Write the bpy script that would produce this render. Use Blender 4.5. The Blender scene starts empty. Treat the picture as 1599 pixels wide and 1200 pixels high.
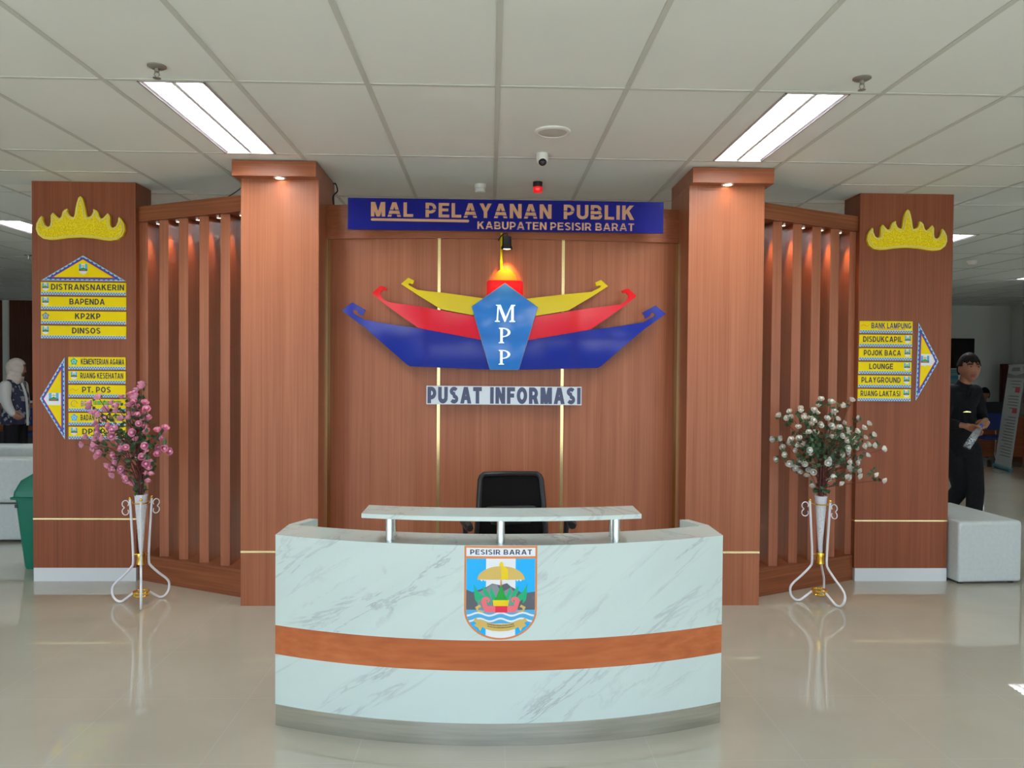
import bpy, bmesh, math, random
from mathutils import Vector, Matrix
from mathutils.geometry import tessellate_polygon
random.seed(7)
S = bpy.context.scene
COL = S.collection
PI = math.pi

# ------------------------------------------------------------------ camera
FPX = 1194.97
yaw, pit, roll = (math.radians(a) for a in (1.65807605, -1.1777652, 0.45837709))
fw = Vector((math.sin(yaw) * math.cos(pit), math.cos(yaw) * math.cos(pit), math.sin(pit)))
r0 = Vector((math.cos(yaw), -math.sin(yaw), 0))
u0 = r0.cross(fw)
rv = r0 * math.cos(roll) + u0 * math.sin(roll)
uv = -r0 * math.sin(roll) + u0 * math.cos(roll)
cam_d = bpy.data.cameras.new('camera')
cam_d.sensor_width = 36.0
cam_d.lens = FPX / 1599 * 36.0
cam_d.clip_start = 0.05
cam_d.clip_end = 500
cam = bpy.data.objects.new('camera', cam_d)
COL.objects.link(cam)
m = Matrix((rv, uv, -fw)).transposed().to_4x4()
m.translation = Vector((-0.072, 0, 1.5613))
cam.matrix_world = m
S.camera = cam

# ------------------------------------------------------------------ look
S.view_settings.view_transform = 'Standard'
S.view_settings.look = 'None'
S.view_settings.gamma = 1.0
S.view_settings.use_curve_mapping = False
S.view_settings.exposure = 0.58
S.cycles.use_denoising = True
S.cycles.max_bounces = 8
S.cycles.sample_clamp_indirect = 6.0
S.cycles.caustics_reflective = False
S.cycles.caustics_refractive = False
TUBE_POWER = 62.0
SKY = 2.1
SPOT_W = 4.5

# ------------------------------------------------------------------ sky
w = bpy.data.worlds.new('sky')
S.world = w
w.use_nodes = True
nt = w.node_tree
nt.nodes.clear()
N = nt.nodes.new
L = nt.links.new
out = N('ShaderNodeOutputWorld')
bg = N('ShaderNodeBackground')
tc = N('ShaderNodeTexCoord')
sep = N('ShaderNodeSeparateXYZ')
L(tc.outputs['Generated'], sep.inputs[0])
rmp = N('ShaderNodeValToRGB')                       # elevation: pavement, tree line, sky
cr = rmp.color_ramp
cr.elements[0].position = 0.0
cr.elements[0].color = (0.30, 0.31, 0.29, 1)
cr.elements[1].position = 1.0
cr.elements[1].color = (0.22, 0.42, 0.80, 1)
for p, c in ((0.485, (0.34, 0.35, 0.33, 1)), (0.488, (0.10, 0.17, 0.06, 1)), (0.499, (0.16, 0.26, 0.08, 1)),
             (0.505, (0.06, 0.20, 0.52, 1)), (0.56, (0.14, 0.34, 0.78, 1)), (0.72, (0.45, 0.70, 1.0, 1))):
    e = cr.elements.new(p)
    e.color = c
ma = N('ShaderNodeMath'); ma.operation = 'MULTIPLY_ADD'
ma.inputs[1].default_value = 0.5; ma.inputs[2].default_value = 0.5
L(sep.outputs['Z'], ma.inputs[0])
nz0 = N('ShaderNodeTexNoise'); nz0.inputs['Scale'].default_value = 16; nz0.inputs['Detail'].default_value = 4
L(tc.outputs['Generated'], nz0.inputs['Vector'])
ma2 = N('ShaderNodeMath'); ma2.operation = 'MULTIPLY_ADD'
ma2.inputs[1].default_value = -0.012
L(nz0.outputs['Fac'], ma2.inputs[0])
ad = N('ShaderNodeMath'); ad.inputs[1].default_value = 0.006
L(ma.outputs[0], ad.inputs[0])
L(ad.outputs[0], ma2.inputs[2])
L(ma2.outputs[0], rmp.inputs[0])
mp = N('ShaderNodeMapping'); mp.inputs['Scale'].default_value = (1, 1, 1.7)
L(tc.outputs['Generated'], mp.inputs[0])
nz = N('ShaderNodeTexNoise'); nz.inputs['Scale'].default_value = 20; nz.inputs['Detail'].default_value = 6
nz.inputs['Roughness'].default_value = 0.55
L(mp.outputs[0], nz.inputs['Vector'])
cl = N('ShaderNodeValToRGB')
cl.color_ramp.elements[0].position = 0.47; cl.color_ramp.elements[0].color = (0, 0, 0, 1)
cl.color_ramp.elements[1].position = 0.60; cl.color_ramp.elements[1].color = (1, 1, 1, 1)
L(nz.outputs['Fac'], cl.inputs[0])
up = N('ShaderNodeMapRange'); up.inputs['From Min'].default_value = 0.01; up.inputs['From Max'].default_value = 0.03
L(sep.outputs['Z'], up.inputs['Value'])
mm = N('ShaderNodeMath'); mm.operation = 'MULTIPLY'
L(cl.outputs[0], mm.inputs[0]); L(up.outputs[0], mm.inputs[1])
mx = N('ShaderNodeMix'); mx.data_type = 'RGBA'
L(mm.outputs[0], mx.inputs['Factor']); L(rmp.outputs[0], mx.inputs['A'])
mx.inputs['B'].default_value = (1.7, 1.78, 1.85, 1)
L(mx.outputs['Result'], bg.inputs['Color'])
bg.inputs['Strength'].default_value = SKY
L(bg.outputs[0], out.inputs[0])

sun_d = bpy.data.lights.new('sun', 'SUN')
sun_d.energy = 9.0
sun_d.color = (1.0, 0.95, 0.86)
sun_d.angle = math.radians(1.0)
sun = bpy.data.objects.new('sun', sun_d)
COL.objects.link(sun)
sun.rotation_euler = Vector((-0.25, 0.52, -0.82)).to_track_quat('-Z', 'Y').to_euler()


# ------------------------------------------------------------------ materials
def principled(name, color, rough=0.5, metal=0.0, spec=0.5, coat=0.0, trans=0.0, emis=None, estr=0.0, alpha=1.0):
    mt = bpy.data.materials.new(name)
    mt.use_nodes = True
    b = mt.node_tree.nodes['Principled BSDF']
    b.inputs['Base Color'].default_value = (*color, 1)
    b.inputs['Roughness'].default_value = rough
    b.inputs['Metallic'].default_value = metal
    b.inputs['Specular IOR Level'].default_value = spec
    b.inputs['Coat Weight'].default_value = coat
    b.inputs['Coat Roughness'].default_value = 0.04
    b.inputs['Transmission Weight'].default_value = trans
    b.inputs['Alpha'].default_value = alpha
    if emis:
        b.inputs['Emission Color'].default_value = (*emis, 1)
        b.inputs['Emission Strength'].default_value = estr
    return mt


def noisy(name, c1, c2, scale=(8, 8, 8), rough=0.5, detail=4, lo=0.35, hi=0.65, bump=0.0, metal=0.0, spec=0.5, coat=0.0, dist=0.0):
    mt = principled(name, c1, rough, metal, spec, coat)
    t = mt.node_tree
    b = t.nodes['Principled BSDF']
    c = t.nodes.new('ShaderNodeTexCoord')
    mpn = t.nodes.new('ShaderNodeMapping')
    mpn.inputs['Scale'].default_value = scale
    n = t.nodes.new('ShaderNodeTexNoise')
    n.inputs['Scale'].default_value = 1.0
    n.inputs['Detail'].default_value = detail
    n.inputs['Distortion'].default_value = dist
    rp = t.nodes.new('ShaderNodeValToRGB')
    rp.color_ramp.elements[0].position = lo
    rp.color_ramp.elements[0].color = (*c1, 1)
    rp.color_ramp.elements[1].position = hi
    rp.color_ramp.elements[1].color = (*c2, 1)
    t.links.new(c.outputs['Object'], mpn.inputs[0])
    t.links.new(mpn.outputs[0], n.inputs['Vector'])
    t.links.new(n.outputs['Fac'], rp.inputs[0])
    t.links.new(rp.outputs[0], b.inputs['Base Color'])
    if bump:
        bp = t.nodes.new('ShaderNodeBump')
        bp.inputs['Strength'].default_value = bump
        bp.inputs['Distance'].default_value = 0.004
        t.links.new(n.outputs['Fac'], bp.inputs['Height'])
        t.links.new(bp.outputs[0], b.inputs['Normal'])
    return mt


def wood(name, c1, c2, c3, axis='Z', rough=0.3, fine=150, spec=0.25):
    """laminate with fine straight grain along one axis"""
    mt = principled(name, c1, rough, spec=spec)
    t = mt.node_tree
    b = t.nodes['Principled BSDF']
    c = t.nodes.new('ShaderNodeTexCoord')

    def layer(s_across, s_along, detail):
        mpn = t.nodes.new('ShaderNodeMapping')
        sc = [s_across] * 3
        sc['XYZ'.index(axis)] = s_along
        mpn.inputs['Scale'].default_value = sc
        n = t.nodes.new('ShaderNodeTexNoise')
        n.inputs['Scale'].default_value = 1.0
        n.inputs['Detail'].default_value = detail
        t.links.new(c.outputs['Object'], mpn.inputs[0])
        t.links.new(mpn.outputs[0], n.inputs['Vector'])
        return n
    n1 = layer(fine, 1.2, 3)
    n2 = layer(fine / 7, 0.5, 3)
    rp = t.nodes.new('ShaderNodeValToRGB')
    rp.color_ramp.elements[0].position = 0.33
    rp.color_ramp.elements[0].color = (*c2, 1)
    rp.color_ramp.elements[1].position = 0.68
    rp.color_ramp.elements[1].color = (*c3, 1)
    e = rp.color_ramp.elements.new(0.5)
    e.color = (*c1, 1)
    mxn = t.nodes.new('ShaderNodeMath')
    mxn.operation = 'MULTIPLY_ADD'
    mxn.inputs[1].default_value = 0.45
    mu = t.nodes.new('ShaderNodeMath')
    mu.operation = 'MULTIPLY'
    mu.inputs[1].default_value = 0.55
    t.links.new(n1.outputs['Fac'], mu.inputs[0])
    t.links.new(n2.outputs['Fac'], mxn.inputs[0])
    t.links.new(mu.outputs[0], mxn.inputs[2])
    t.links.new(mxn.outputs[0], rp.inputs[0])
    t.links.new(rp.outputs[0], b.inputs['Base Color'])
    return mt


WC = ((0.355, 0.122, 0.058), (0.285, 0.092, 0.041), (0.42, 0.155, 0.080))
M = {}
M['wood'] = wood('wood_vertical', *WC)
M['wood_x'] = wood('wood_horizontal', (0.32, 0.104, 0.047), (0.25, 0.076, 0.033), (0.375, 0.132, 0.064), 'X', fine=90)
M['wood_dark_x'] = wood('wood_beam', (0.24, 0.075, 0.030), (0.15, 0.040, 0.014), (0.33, 0.12, 0.05), 'X', fine=70, rough=0.32)
M['wood_red'] = wood('wood_column', (0.25, 0.074, 0.031), (0.20, 0.055, 0.022), (0.295, 0.093, 0.042), rough=0.38, fine=110)
M['wood_orange'] = wood('wood_band', (0.48, 0.135, 0.045), (0.40, 0.105, 0.034), (0.55, 0.17, 0.062), 'X', fine=45, rough=0.3)
M['gold'] = principled('gold_trim', (0.80, 0.62, 0.28), 0.22, 1.0)
M['gold_shiny'] = principled('gold_plated', (1.0, 0.62, 0.08), 0.14, 1.0)
M['copper'] = principled('copper_mirror', (0.95, 0.55, 0.34), 0.12, 1.0)
M['silver'] = principled('silver_mirror', (0.85, 0.85, 0.83), 0.12, 1.0)
M['steel'] = noisy('brushed_steel', (0.50, 0.50, 0.46), (0.62, 0.62, 0.58), (3, 3, 60), 0.24, metal=1.0)
M['chrome'] = principled('chrome', (0.80, 0.80, 0.78), 0.12, 1.0)
M['sprinkler_metal'] = principled('dull_nickel', (0.32, 0.31, 0.28), 0.45, 0.6)
M['white_paint'] = principled('white_enamel', (0.80, 0.80, 0.82), 0.3)
M['white_plastic'] = principled('white_plastic', (0.75, 0.76, 0.72), 0.4)
M['tile'] = noisy('ceiling_tile', (0.825, 0.875, 0.84), (0.855, 0.905, 0.87), (1.3, 1.3, 1.3), 0.9, spec=0.1)
M['tbar'] = principled('ceiling_tbar', (0.62, 0.65, 0.60), 0.6, spec=0.2)  # darker than the tiles: recess shading put into the colour
M['plaster'] = noisy('plaster', (0.77, 0.80, 0.75), (0.81, 0.84, 0.79), (0.7, 0.7, 0.7), 0.85, spec=0.2)
M['dark_wood'] = wood('wood_far_wall', (0.10, 0.035, 0.022), (0.07, 0.022, 0.014), (0.14, 0.05, 0.03), rough=0.22, fine=40)
M['skirting'] = principled('skirting_tile', (0.72, 0.74, 0.72), 0.15)
M['yellow'] = principled('yellow_acrylic', (0.95, 0.735, 0.0), 0.25, spec=0.1)
M['yellow_wing'] = principled('yellow_gloss', (0.76, 0.57, 0.0), 0.14, spec=0.25)
M['red_wing'] = principled('red_gloss', (0.72, 0.004, 0.008), 0.07, spec=0.25)
M['blue_wing'] = principled('blue_gloss', (0.010, 0.016, 0.24), 0.06, spec=0.3)
M['orange'] = principled('orange_gloss', (0.90, 0.19, 0.0), 0.2)
M['mirror_blue'] = principled('blue_acrylic', (0.02, 0.17, 0.56), 0.04, spec=0.6)
M['board_blue'] = principled('blue_board', (0.007, 0.009, 0.17), 0.30, spec=0.12)
M['black'] = principled('black_plastic', (0.012, 0.012, 0.013), 0.4)
M['black_gloss'] = principled('black_gloss', (0.008, 0.008, 0.01), 0.12)
M['ink'] = principled('dark_ink', (0.02, 0.016, 0.012), 0.3)
M['ink_blue'] = principled('navy_ink', (0.035, 0.045, 0.11), 0.3)
M['grey_ink'] = principled('grey_ink', (0.25, 0.25, 0.24), 0.4)
M['sign_white'] = principled('white_sign', (0.66, 0.72, 0.77), 0.12)
M['white'] = principled('white_print', (0.82, 0.84, 0.86), 0.3)
M['green_bin'] = principled('green_plastic', (0.0, 0.16, 0.095), 0.35)
M['leather'] = noisy('white_leather', (0.56, 0.60, 0.57), (0.60, 0.64, 0.61), (40, 40, 40), 0.38, bump=0.1)
M['rubber'] = principled('rubber', (0.02, 0.02, 0.02), 0.7)
M['leaf'] = noisy('leaf', (0.012, 0.045, 0.012), (0.035, 0.11, 0.03), (30, 30, 30), 0.4)
M['stem'] = principled('stem_bark', (0.10, 0.018, 0.014), 0.6)
M['pink'] = noisy('pink_petal', (0.84, 0.27, 0.44), (0.95, 0.50, 0.64), (45, 45, 45), 0.55)
M['cream'] = noisy('white_petal', (0.72, 0.70, 0.60), (0.82, 0.82, 0.76), (45, 45, 45), 0.55)
M['vase'] = noisy('vase_glaze', (0.72, 0.72, 0.76), (0.80, 0.80, 0.82), (60, 60, 60), 0.25, bump=0.4)
M['skin'] = noisy('skin', (0.30, 0.125, 0.065), (0.34, 0.145, 0.078), (30, 30, 30), 0.5)
M['eye_white'] = principled('eye_white', (0.34, 0.30, 0.27), 0.35)
M['lip'] = principled('lip', (0.26, 0.075, 0.055), 0.45)
M['hair'] = noisy('black_hair', (0.006, 0.005, 0.005), (0.014, 0.012, 0.011), (90, 90, 20), 0.7, bump=0.5, spec=0.15)
M['shirt'] = noisy('black_cloth', (0.006, 0.006, 0.007), (0.011, 0.011, 0.012), (60, 60, 60), 0.85, spec=0.2)
M['pants'] = noisy('black_trousers', (0.007, 0.007, 0.008), (0.011, 0.011, 0.012), (50, 50, 50), 0.85, spec=0.2)
M['hijab'] = noisy('cream_scarf', (0.52, 0.44, 0.38), (0.62, 0.54, 0.47), (18, 18, 30), 0.8, spec=0.2)
M['sleeve'] = principled('white_sleeve', (0.55, 0.55, 0.52), 0.8)
M['vest'] = noisy('patterned_vest', (0.018, 0.022, 0.055), (0.32, 0.31, 0.33), (22, 22, 16), 0.85, lo=0.56, hi=0.60, detail=1)
M['water'] = principled('clear_plastic', (0.85, 0.90, 0.93), 0.08, trans=0.75)
M['cap_blue'] = principled('blue_cap', (0.02, 0.07, 0.35), 0.35)
M['bottle_label'] = noisy('bottle_label', (0.06, 0.08, 0.09), (0.62, 0.68, 0.70), (70, 70, 110), 0.4, lo=0.46, hi=0.54)
M['maroon'] = principled('maroon_panel', (0.09, 0.008, 0.012), 0.5)
M['desk_wood'] = wood('wood_office_desk', (0.32, 0.085, 0.028), (0.25, 0.06, 0.018), (0.38, 0.11, 0.04), 'X', fine=40)
M['blue_fabric'] = principled('blue_fabric', (0.02, 0.035, 0.16), 0.8)
M['teal'] = noisy('teal_print', (0.05, 0.30, 0.42), (0.24, 0.42, 0.40), (0.5, 0.5, 45), 0.4, lo=0.45, hi=0.55, detail=1)
M['banner'] = principled('banner_print', (0.62, 0.66, 0.68), 0.35)
M['bulb'] = principled('warm_lamp', (1, 0.9, 0.75), 0.4, emis=(1.0, 0.72, 0.42), estr=14)
M['tube'] = principled('fluorescent_tube', (1, 1, 1), 0.4, emis=(0.93, 0.97, 1.0), estr=TUBE_POWER)
M['reflector'] = principled('fixture_reflector', (0.86, 0.88, 0.90), 0.3)
M['rim'] = principled('fixture_rim', (0.40, 0.36, 0.36), 0.4)
M['red_lamp'] = principled('red_lens', (0.75, 0.005, 0.01), 0.15, emis=(1, 0.02, 0.02), estr=0.35)
M['sky_blue'] = principled('sky_blue_print', (0.0, 0.44, 0.92), 0.3)
M['charcoal'] = principled('charcoal_print', (0.10, 0.105, 0.12), 0.3)
M['mid_grey'] = principled('grey_print', (0.24, 0.25, 0.28), 0.3)
M['print_gold'] = principled('gold_print', (0.68, 0.47, 0.12), 0.35)
M['print_yellow'] = principled('yellow_print', (0.85, 0.62, 0.0), 0.3)
M['print_green'] = principled('green_print', (0.0, 0.42, 0.18), 0.3)
M['print_leaf'] = principled('leaf_green_print', (0.0, 0.33, 0.03), 0.3)
M['print_pink'] = principled('coral_print', (0.85, 0.16, 0.19), 0.3)
M['print_red'] = principled('red_print', (0.75, 0.02, 0.06), 0.3)
M['print_orange'] = principled('orange_print', (0.72, 0.23, 0.06), 0.3)
M['print_blue'] = principled('royal_blue_print', (0.02, 0.04, 0.30), 0.3)
M['light_blue'] = principled('light_blue_print', (0.38, 0.62, 0.86), 0.3)
M['print_cyan'] = principled('cyan_print', (0.08, 0.42, 0.72), 0.3)

# crown carpet: rough speckled gold
M['glitter'] = noisy('gold_glitter', (0.80, 0.58, 0.002), (1.0, 0.82, 0.03), (120, 120, 120), 0.7, bump=0.2, spec=0.15, lo=0.4, hi=0.6)
M['crown_edge'] = principled('crown_edge', (0.90, 0.70, 0.03), 0.5)
M['crown_line'] = principled('crown_line', (0.82, 0.76, 0.30), 0.5)


def marble():
    mt = principled('marble', (0.8, 0.84, 0.85), 0.14)
    t = mt.node_tree
    b = t.nodes['Principled BSDF']
    c = t.nodes.new('ShaderNodeTexCoord')
    rotn = t.nodes.new('ShaderNodeMapping')
    rotn.inputs['Rotation'].default_value = (0, math.radians(34), 0)
    mpn = t.nodes.new('ShaderNodeMapping')
    mpn.inputs['Scale'].default_value = (0.95, 1.5, 5.0)
    t.links.new(c.outputs['Object'], rotn.inputs[0])
    t.links.new(rotn.outputs[0], mpn.inputs[0])
    n = t.nodes.new('ShaderNodeTexNoise')
    n.inputs['Scale'].default_value = 1.15
    n.inputs['Detail'].default_value = 9
    n.inputs['Roughness'].default_value = 0.62
    n.inputs['Distortion'].default_value = 0.9
    t.links.new(mpn.outputs[0], n.inputs['Vector'])
    s = t.nodes.new('ShaderNodeMath'); s.operation = 'SUBTRACT'; s.inputs[1].default_value = 0.5
    a = t.nodes.new('ShaderNodeMath'); a.operation = 'ABSOLUTE'
    t.links.new(n.outputs['Fac'], s.inputs[0]); t.links.new(s.outputs[0], a.inputs[0])
    rp = t.nodes.new('ShaderNodeValToRGB')
    rp.color_ramp.elements[0].position = 0.0
    rp.color_ramp.elements[0].color = (1, 1, 1, 1)
    rp.color_ramp.elements[1].position = 0.024
    rp.color_ramp.elements[1].color = (0, 0, 0, 1)
    t.links.new(a.outputs[0], rp.inputs[0])
    n2 = t.nodes.new('ShaderNodeTexNoise')
    n2.inputs['Scale'].default_value = 0.9
    n2.inputs['Detail'].default_value = 5
    t.links.new(mpn.outputs[0], n2.inputs['Vector'])
    rp2 = t.nodes.new('ShaderNodeValToRGB')
    rp2.color_ramp.elements[0].position = 0.47
    rp2.color_ramp.elements[1].position = 0.72
    t.links.new(n2.outputs['Fac'], rp2.inputs[0])
    mu = t.nodes.new('ShaderNodeMath'); mu.operation = 'MULTIPLY'
    t.links.new(rp.outputs[0], mu.inputs[0]); t.links.new(rp2.outputs[0], mu.inputs[1])
    ad_ = t.nodes.new('ShaderNodeMath'); ad_.operation = 'MULTIPLY_ADD'; ad_.inputs[1].default_value = 0.13
    t.links.new(rp2.outputs[0], ad_.inputs[0]); t.links.new(mu.outputs[0], ad_.inputs[2])
    mxn = t.nodes.new('ShaderNodeMix'); mxn.data_type = 'RGBA'
    mxn.inputs['A'].default_value = (0.60, 0.71, 0.665, 1)
    mxn.inputs['B'].default_value = (0.34, 0.36, 0.37, 1)
    t.links.new(ad_.outputs[0], mxn.inputs['Factor'])
    t.links.new(mxn.outputs['Result'], b.inputs['Base Color'])
    return mt


M['marble'] = marble()


def floor_mat():
    mt = principled('polished_floor_tile', (0.46, 0.41, 0.345), 0.012, spec=0.75)
    t = mt.node_tree
    b = t.nodes['Principled BSDF']
    c = t.nodes.new('ShaderNodeTexCoord')
    sp = t.nodes.new('ShaderNodeSeparateXYZ')
    t.links.new(c.outputs['Object'], sp.inputs[0])

    def joint(sock, off):
        a = t.nodes.new('ShaderNodeMath'); a.operation = 'ADD'; a.inputs[1].default_value = off + 60
        d = t.nodes.new('ShaderNodeMath'); d.operation = 'DIVIDE'; d.inputs[1].default_value = 0.597
        f = t.nodes.new('ShaderNodeMath'); f.operation = 'FRACT'
        g = t.nodes.new('ShaderNodeMath'); g.operation = 'LESS_THAN'; g.inputs[1].default_value = 0.006
        t.links.new(sock, a.inputs[0]); t.links.new(a.outputs[0], d.inputs[0])
        t.links.new(d.outputs[0], f.inputs[0]); t.links.new(f.outputs[0], g.inputs[0])
        return g
    g1 = joint(sp.outputs['X'], -1.789 - 60 + 0.597 * 100)
    g2 = joint(sp.outputs['Y'], -4.193 - 60 + 0.597 * 100)
    mxm = t.nodes.new('ShaderNodeMath'); mxm.operation = 'MAXIMUM'
    t.links.new(g1.outputs[0], mxm.inputs[0]); t.links.new(g2.outputs[0], mxm.inputs[1])
    n = t.nodes.new('ShaderNodeTexNoise')
    n.inputs['Scale'].default_value = 2.2
    n.inputs['Detail'].default_value = 6
    n.inputs['Distortion'].default_value = 0.6
    t.links.new(c.outputs['Object'], n.inputs['Vector'])
    rp = t.nodes.new('ShaderNodeValToRGB')
    rp.color_ramp.elements[0].position = 0.3
    rp.color_ramp.elements[0].color = (0.455, 0.425, 0.345, 1)
    rp.color_ramp.elements[1].position = 0.7
    rp.color_ramp.elements[1].color = (0.490, 0.460, 0.380, 1)
    t.links.new(n.outputs['Fac'], rp.inputs[0])
    mxn = t.nodes.new('ShaderNodeMix'); mxn.data_type = 'RGBA'
    mxn.inputs['B'].default_value = (0.51, 0.48, 0.41, 1)
    t.links.new(mxm.outputs[0], mxn.inputs['Factor'])
    t.links.new(rp.outputs[0], mxn.inputs['A'])
    t.links.new(mxn.outputs['Result'], b.inputs['Base Color'])
    return mt


M['floor'] = floor_mat()


# ------------------------------------------------------------------ building helpers
ORG = {}


def thing(name, label, cat, loc=(0, 0, 0), group=None, rotz=0.0, kind=None):
    o = bpy.data.objects.new(name, None)
    o.empty_display_size = 0.1
    COL.objects.link(o)
    o.location = loc
    o.rotation_euler = (0, 0, rotz)
    ORG[o.name] = Vector(loc)
    return tag(o, label, cat, group, kind)


def tag(o, label=None, cat=None, group=None, kind=None):
    if label: o['label'] = label
    if cat: o['category'] = cat
    if group: o['group'] = group
    if kind: o['kind'] = kind
    return o


class MB:
    """collects shapes into one mesh; world coordinates unless built with local=True"""
    def __init__(self):
        self.bm = bmesh.new()

    def box(self, x0, x1, y0, y1, z0, z1):
        v = [self.bm.verts.new((x, y, z)) for z in (z0, z1) for y in (y0, y1) for x in (x0, x1)]
        for f in ((0, 2, 3, 1), (4, 5, 7, 6), (0, 1, 5, 4), (2, 6, 7, 3), (0, 4, 6, 2), (1, 3, 7, 5)):
            self.bm.faces.new([v[i] for i in f])
        return self

    def prism(self, pts, off):
        """closed polygon of 3D points swept by a vector"""
        off = Vector(off)
        a = [self.bm.verts.new(p) for p in pts]
        b = [self.bm.verts.new(Vector(p) + off) for p in pts]
        n = len(a)
        if n > 4:
            for t in tessellate_polygon([[v.co for v in a]]):
                self.bm.faces.new([a[i] for i in t])
                self.bm.faces.new([b[i] for i in t[::-1]])
        else:
            self.bm.faces.new(a)
            self.bm.faces.new(b[::-1])
        for i in range(n):
            j = (i + 1) % n
            self.bm.faces.new((a[j], a[i], b[i], b[j]))
        return self

    def plate(self, xz, y, t):
        """outline in x,z facing the room (towards -y), thickness t"""
        return self.prism([(x, y, z) for x, z in xz], (0, t, 0))

    def face(self, pts):
        self.bm.faces.new([self.bm.verts.new(p) for p in pts])
        return self

    def tube(self, pts, r, seg=8, closed=False, cap=True):
        pts = [Vector(p) for p in pts]
        n = len(pts)
        rs = r if isinstance(r, (list, tuple)) else [r] * n
        rings = []
        up_ = None
        for i in range(n):
            if closed:
                d = pts[(i + 1) % n] - pts[i - 1]
            else:
                d = pts[min(i + 1, n - 1)] - pts[max(i - 1, 0)]
            if d.length < 1e-9: d = Vector((0, 0, 1))
            d.normalize()
            if up_ is None:
                up_ = Vector((0, 0, 1)) if abs(d.z) < 0.9 else Vector((1, 0, 0))
            s = d.cross(up_)
            if s.length < 1e-6:
                s = d.cross(Vector((0.3, 1, 0.2)))
            s.normalize()
            up_ = s.cross(d).normalized()
            rings.append([self.bm.verts.new(pts[i] + (s * math.cos(2 * PI * k / seg) + up_ * math.sin(2 * PI * k / seg)) * rs[i]) for k in range(seg)])
        for i in range(n if closed else n - 1):
            a, b = rings[i], rings[(i + 1) % n]
            for k in range(seg):
                self.bm.faces.new((a[k], a[(k + 1) % seg], b[(k + 1) % seg], b[k]))
        if cap and not closed:
            self.bm.faces.new(rings[0][::-1])
            self.bm.faces.new(rings[-1])
        return self

    def lathe(self, prof, c=(0, 0, 0), seg=24, cap=True):
        """profile of (radius, height) turned about the vertical through c"""
        cx, cy, cz = c
        rings = [[self.bm.verts.new((cx + max(r, 1e-4) * math.cos(2 * PI * k / seg), cy + max(r, 1e-4) * math.sin(2 * PI * k / seg), cz + h)) for k in range(seg)] for r, h in prof]
        for a, b in zip(rings, rings[1:]):
            for k in range(seg):
                self.bm.faces.new((a[k], a[(k + 1) % seg], b[(k + 1) % seg], b[k]))
        if cap:
            self.bm.faces.new(rings[0][::-1])
            self.bm.faces.new(rings[-1])
        return self

    def sphere(self, c, r, seg=16, rings=10):
        rr = r if isinstance(r, (tuple, list)) else (r, r, r)
        mat = Matrix.Translation(c) @ Matrix.Diagonal((*rr, 1))
        bmesh.ops.create_uvsphere(self.bm, u_segments=seg, v_segments=rings, radius=1, matrix=mat)
        return self

    def transform(self, mat):
        bmesh.ops.transform(self.bm, matrix=mat, verts=self.bm.verts)
        return self

    def build(self, name, mat, parent=None, smooth=False, local=False, bevel=0.0, bseg=2):
        bm = self.bm
        bmesh.ops.recalc_face_normals(bm, faces=bm.faces)
        if bevel:
            bmesh.ops.bevel(bm, geom=[e for e in bm.edges if len(e.link_faces) == 2 and e.calc_face_angle(0) > 0.5],
                            offset=bevel, segments=bseg, profile=0.5, affect='EDGES', clamp_overlap=True)
        org = Vector((0, 0, 0))
        if parent is not None:
            org = ORG.get(parent.name, org)
            if not local:
                bmesh.ops.translate(bm, vec=-org, verts=bm.verts)
        me = bpy.data.meshes.new(name)
        bm.to_mesh(me)
        bm.free()
        o = bpy.data.objects.new(name, me)
        COL.objects.link(o)
        for q in (mat if isinstance(mat, list) else [mat]):
            me.materials.append(q)
        if smooth:
            me.polygons.foreach_set('use_smooth', [True] * len(me.polygons))
            if smooth != 'full':
                me.set_sharp_from_angle(angle=math.radians(40))
        if parent is not None:
            o.parent = parent
            ORG[o.name] = org
        return o


def struct(mb, name, mat, **k):
    o = mb.build(name, mat, **k)
    o['kind'] = 'structure'
    return o


def copy_tree(o, parent=None):
    c = o.copy()
    COL.objects.link(c)
    if parent is not None:
        c.parent = parent
        c.matrix_parent_inverse = o.matrix_parent_inverse.copy()
    ORG[c.name] = ORG.get(o.name, Vector((0, 0, 0)))
    for ch in list(o.children):
        copy_tree(ch, c)
    return c


def strip2(pts, t, closed=False):
    """mitred band of width t along a 2D path, as quads"""
    P = [Vector(p) for p in pts]
    n = len(P)
    L_, R_ = [], []
    for i in range(n):
        d1 = (P[i] - P[i - 1]) if (i or closed) else (P[1] - P[0])
        d2 = (P[(i + 1) % n] - P[i]) if (i < n - 1 or closed) else (P[-1] - P[-2])
        d1, d2 = d1.normalized(), d2.normalized()
        nn = Vector((-(d1.y + d2.y), d1.x + d2.x)).normalized()
        k = t / 2 / max(0.5, nn.dot(Vector((-d1.y, d1.x))))
        L_.append(P[i] + nn * k)
        R_.append(P[i] - nn * k)
    return [[L_[i], L_[(i + 1) % n], R_[(i + 1) % n], R_[i]] for i in range(n if closed else n - 1)]


def ell(cx, cy, rx, ry, a0, a1, n=10):
    return [(cx + rx * math.cos(math.radians(a0 + (a1 - a0) * i / n)), cy + ry * math.sin(math.radians(a0 + (a1 - a0) * i / n))) for i in range(n + 1)]


_glyphs = {}


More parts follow.
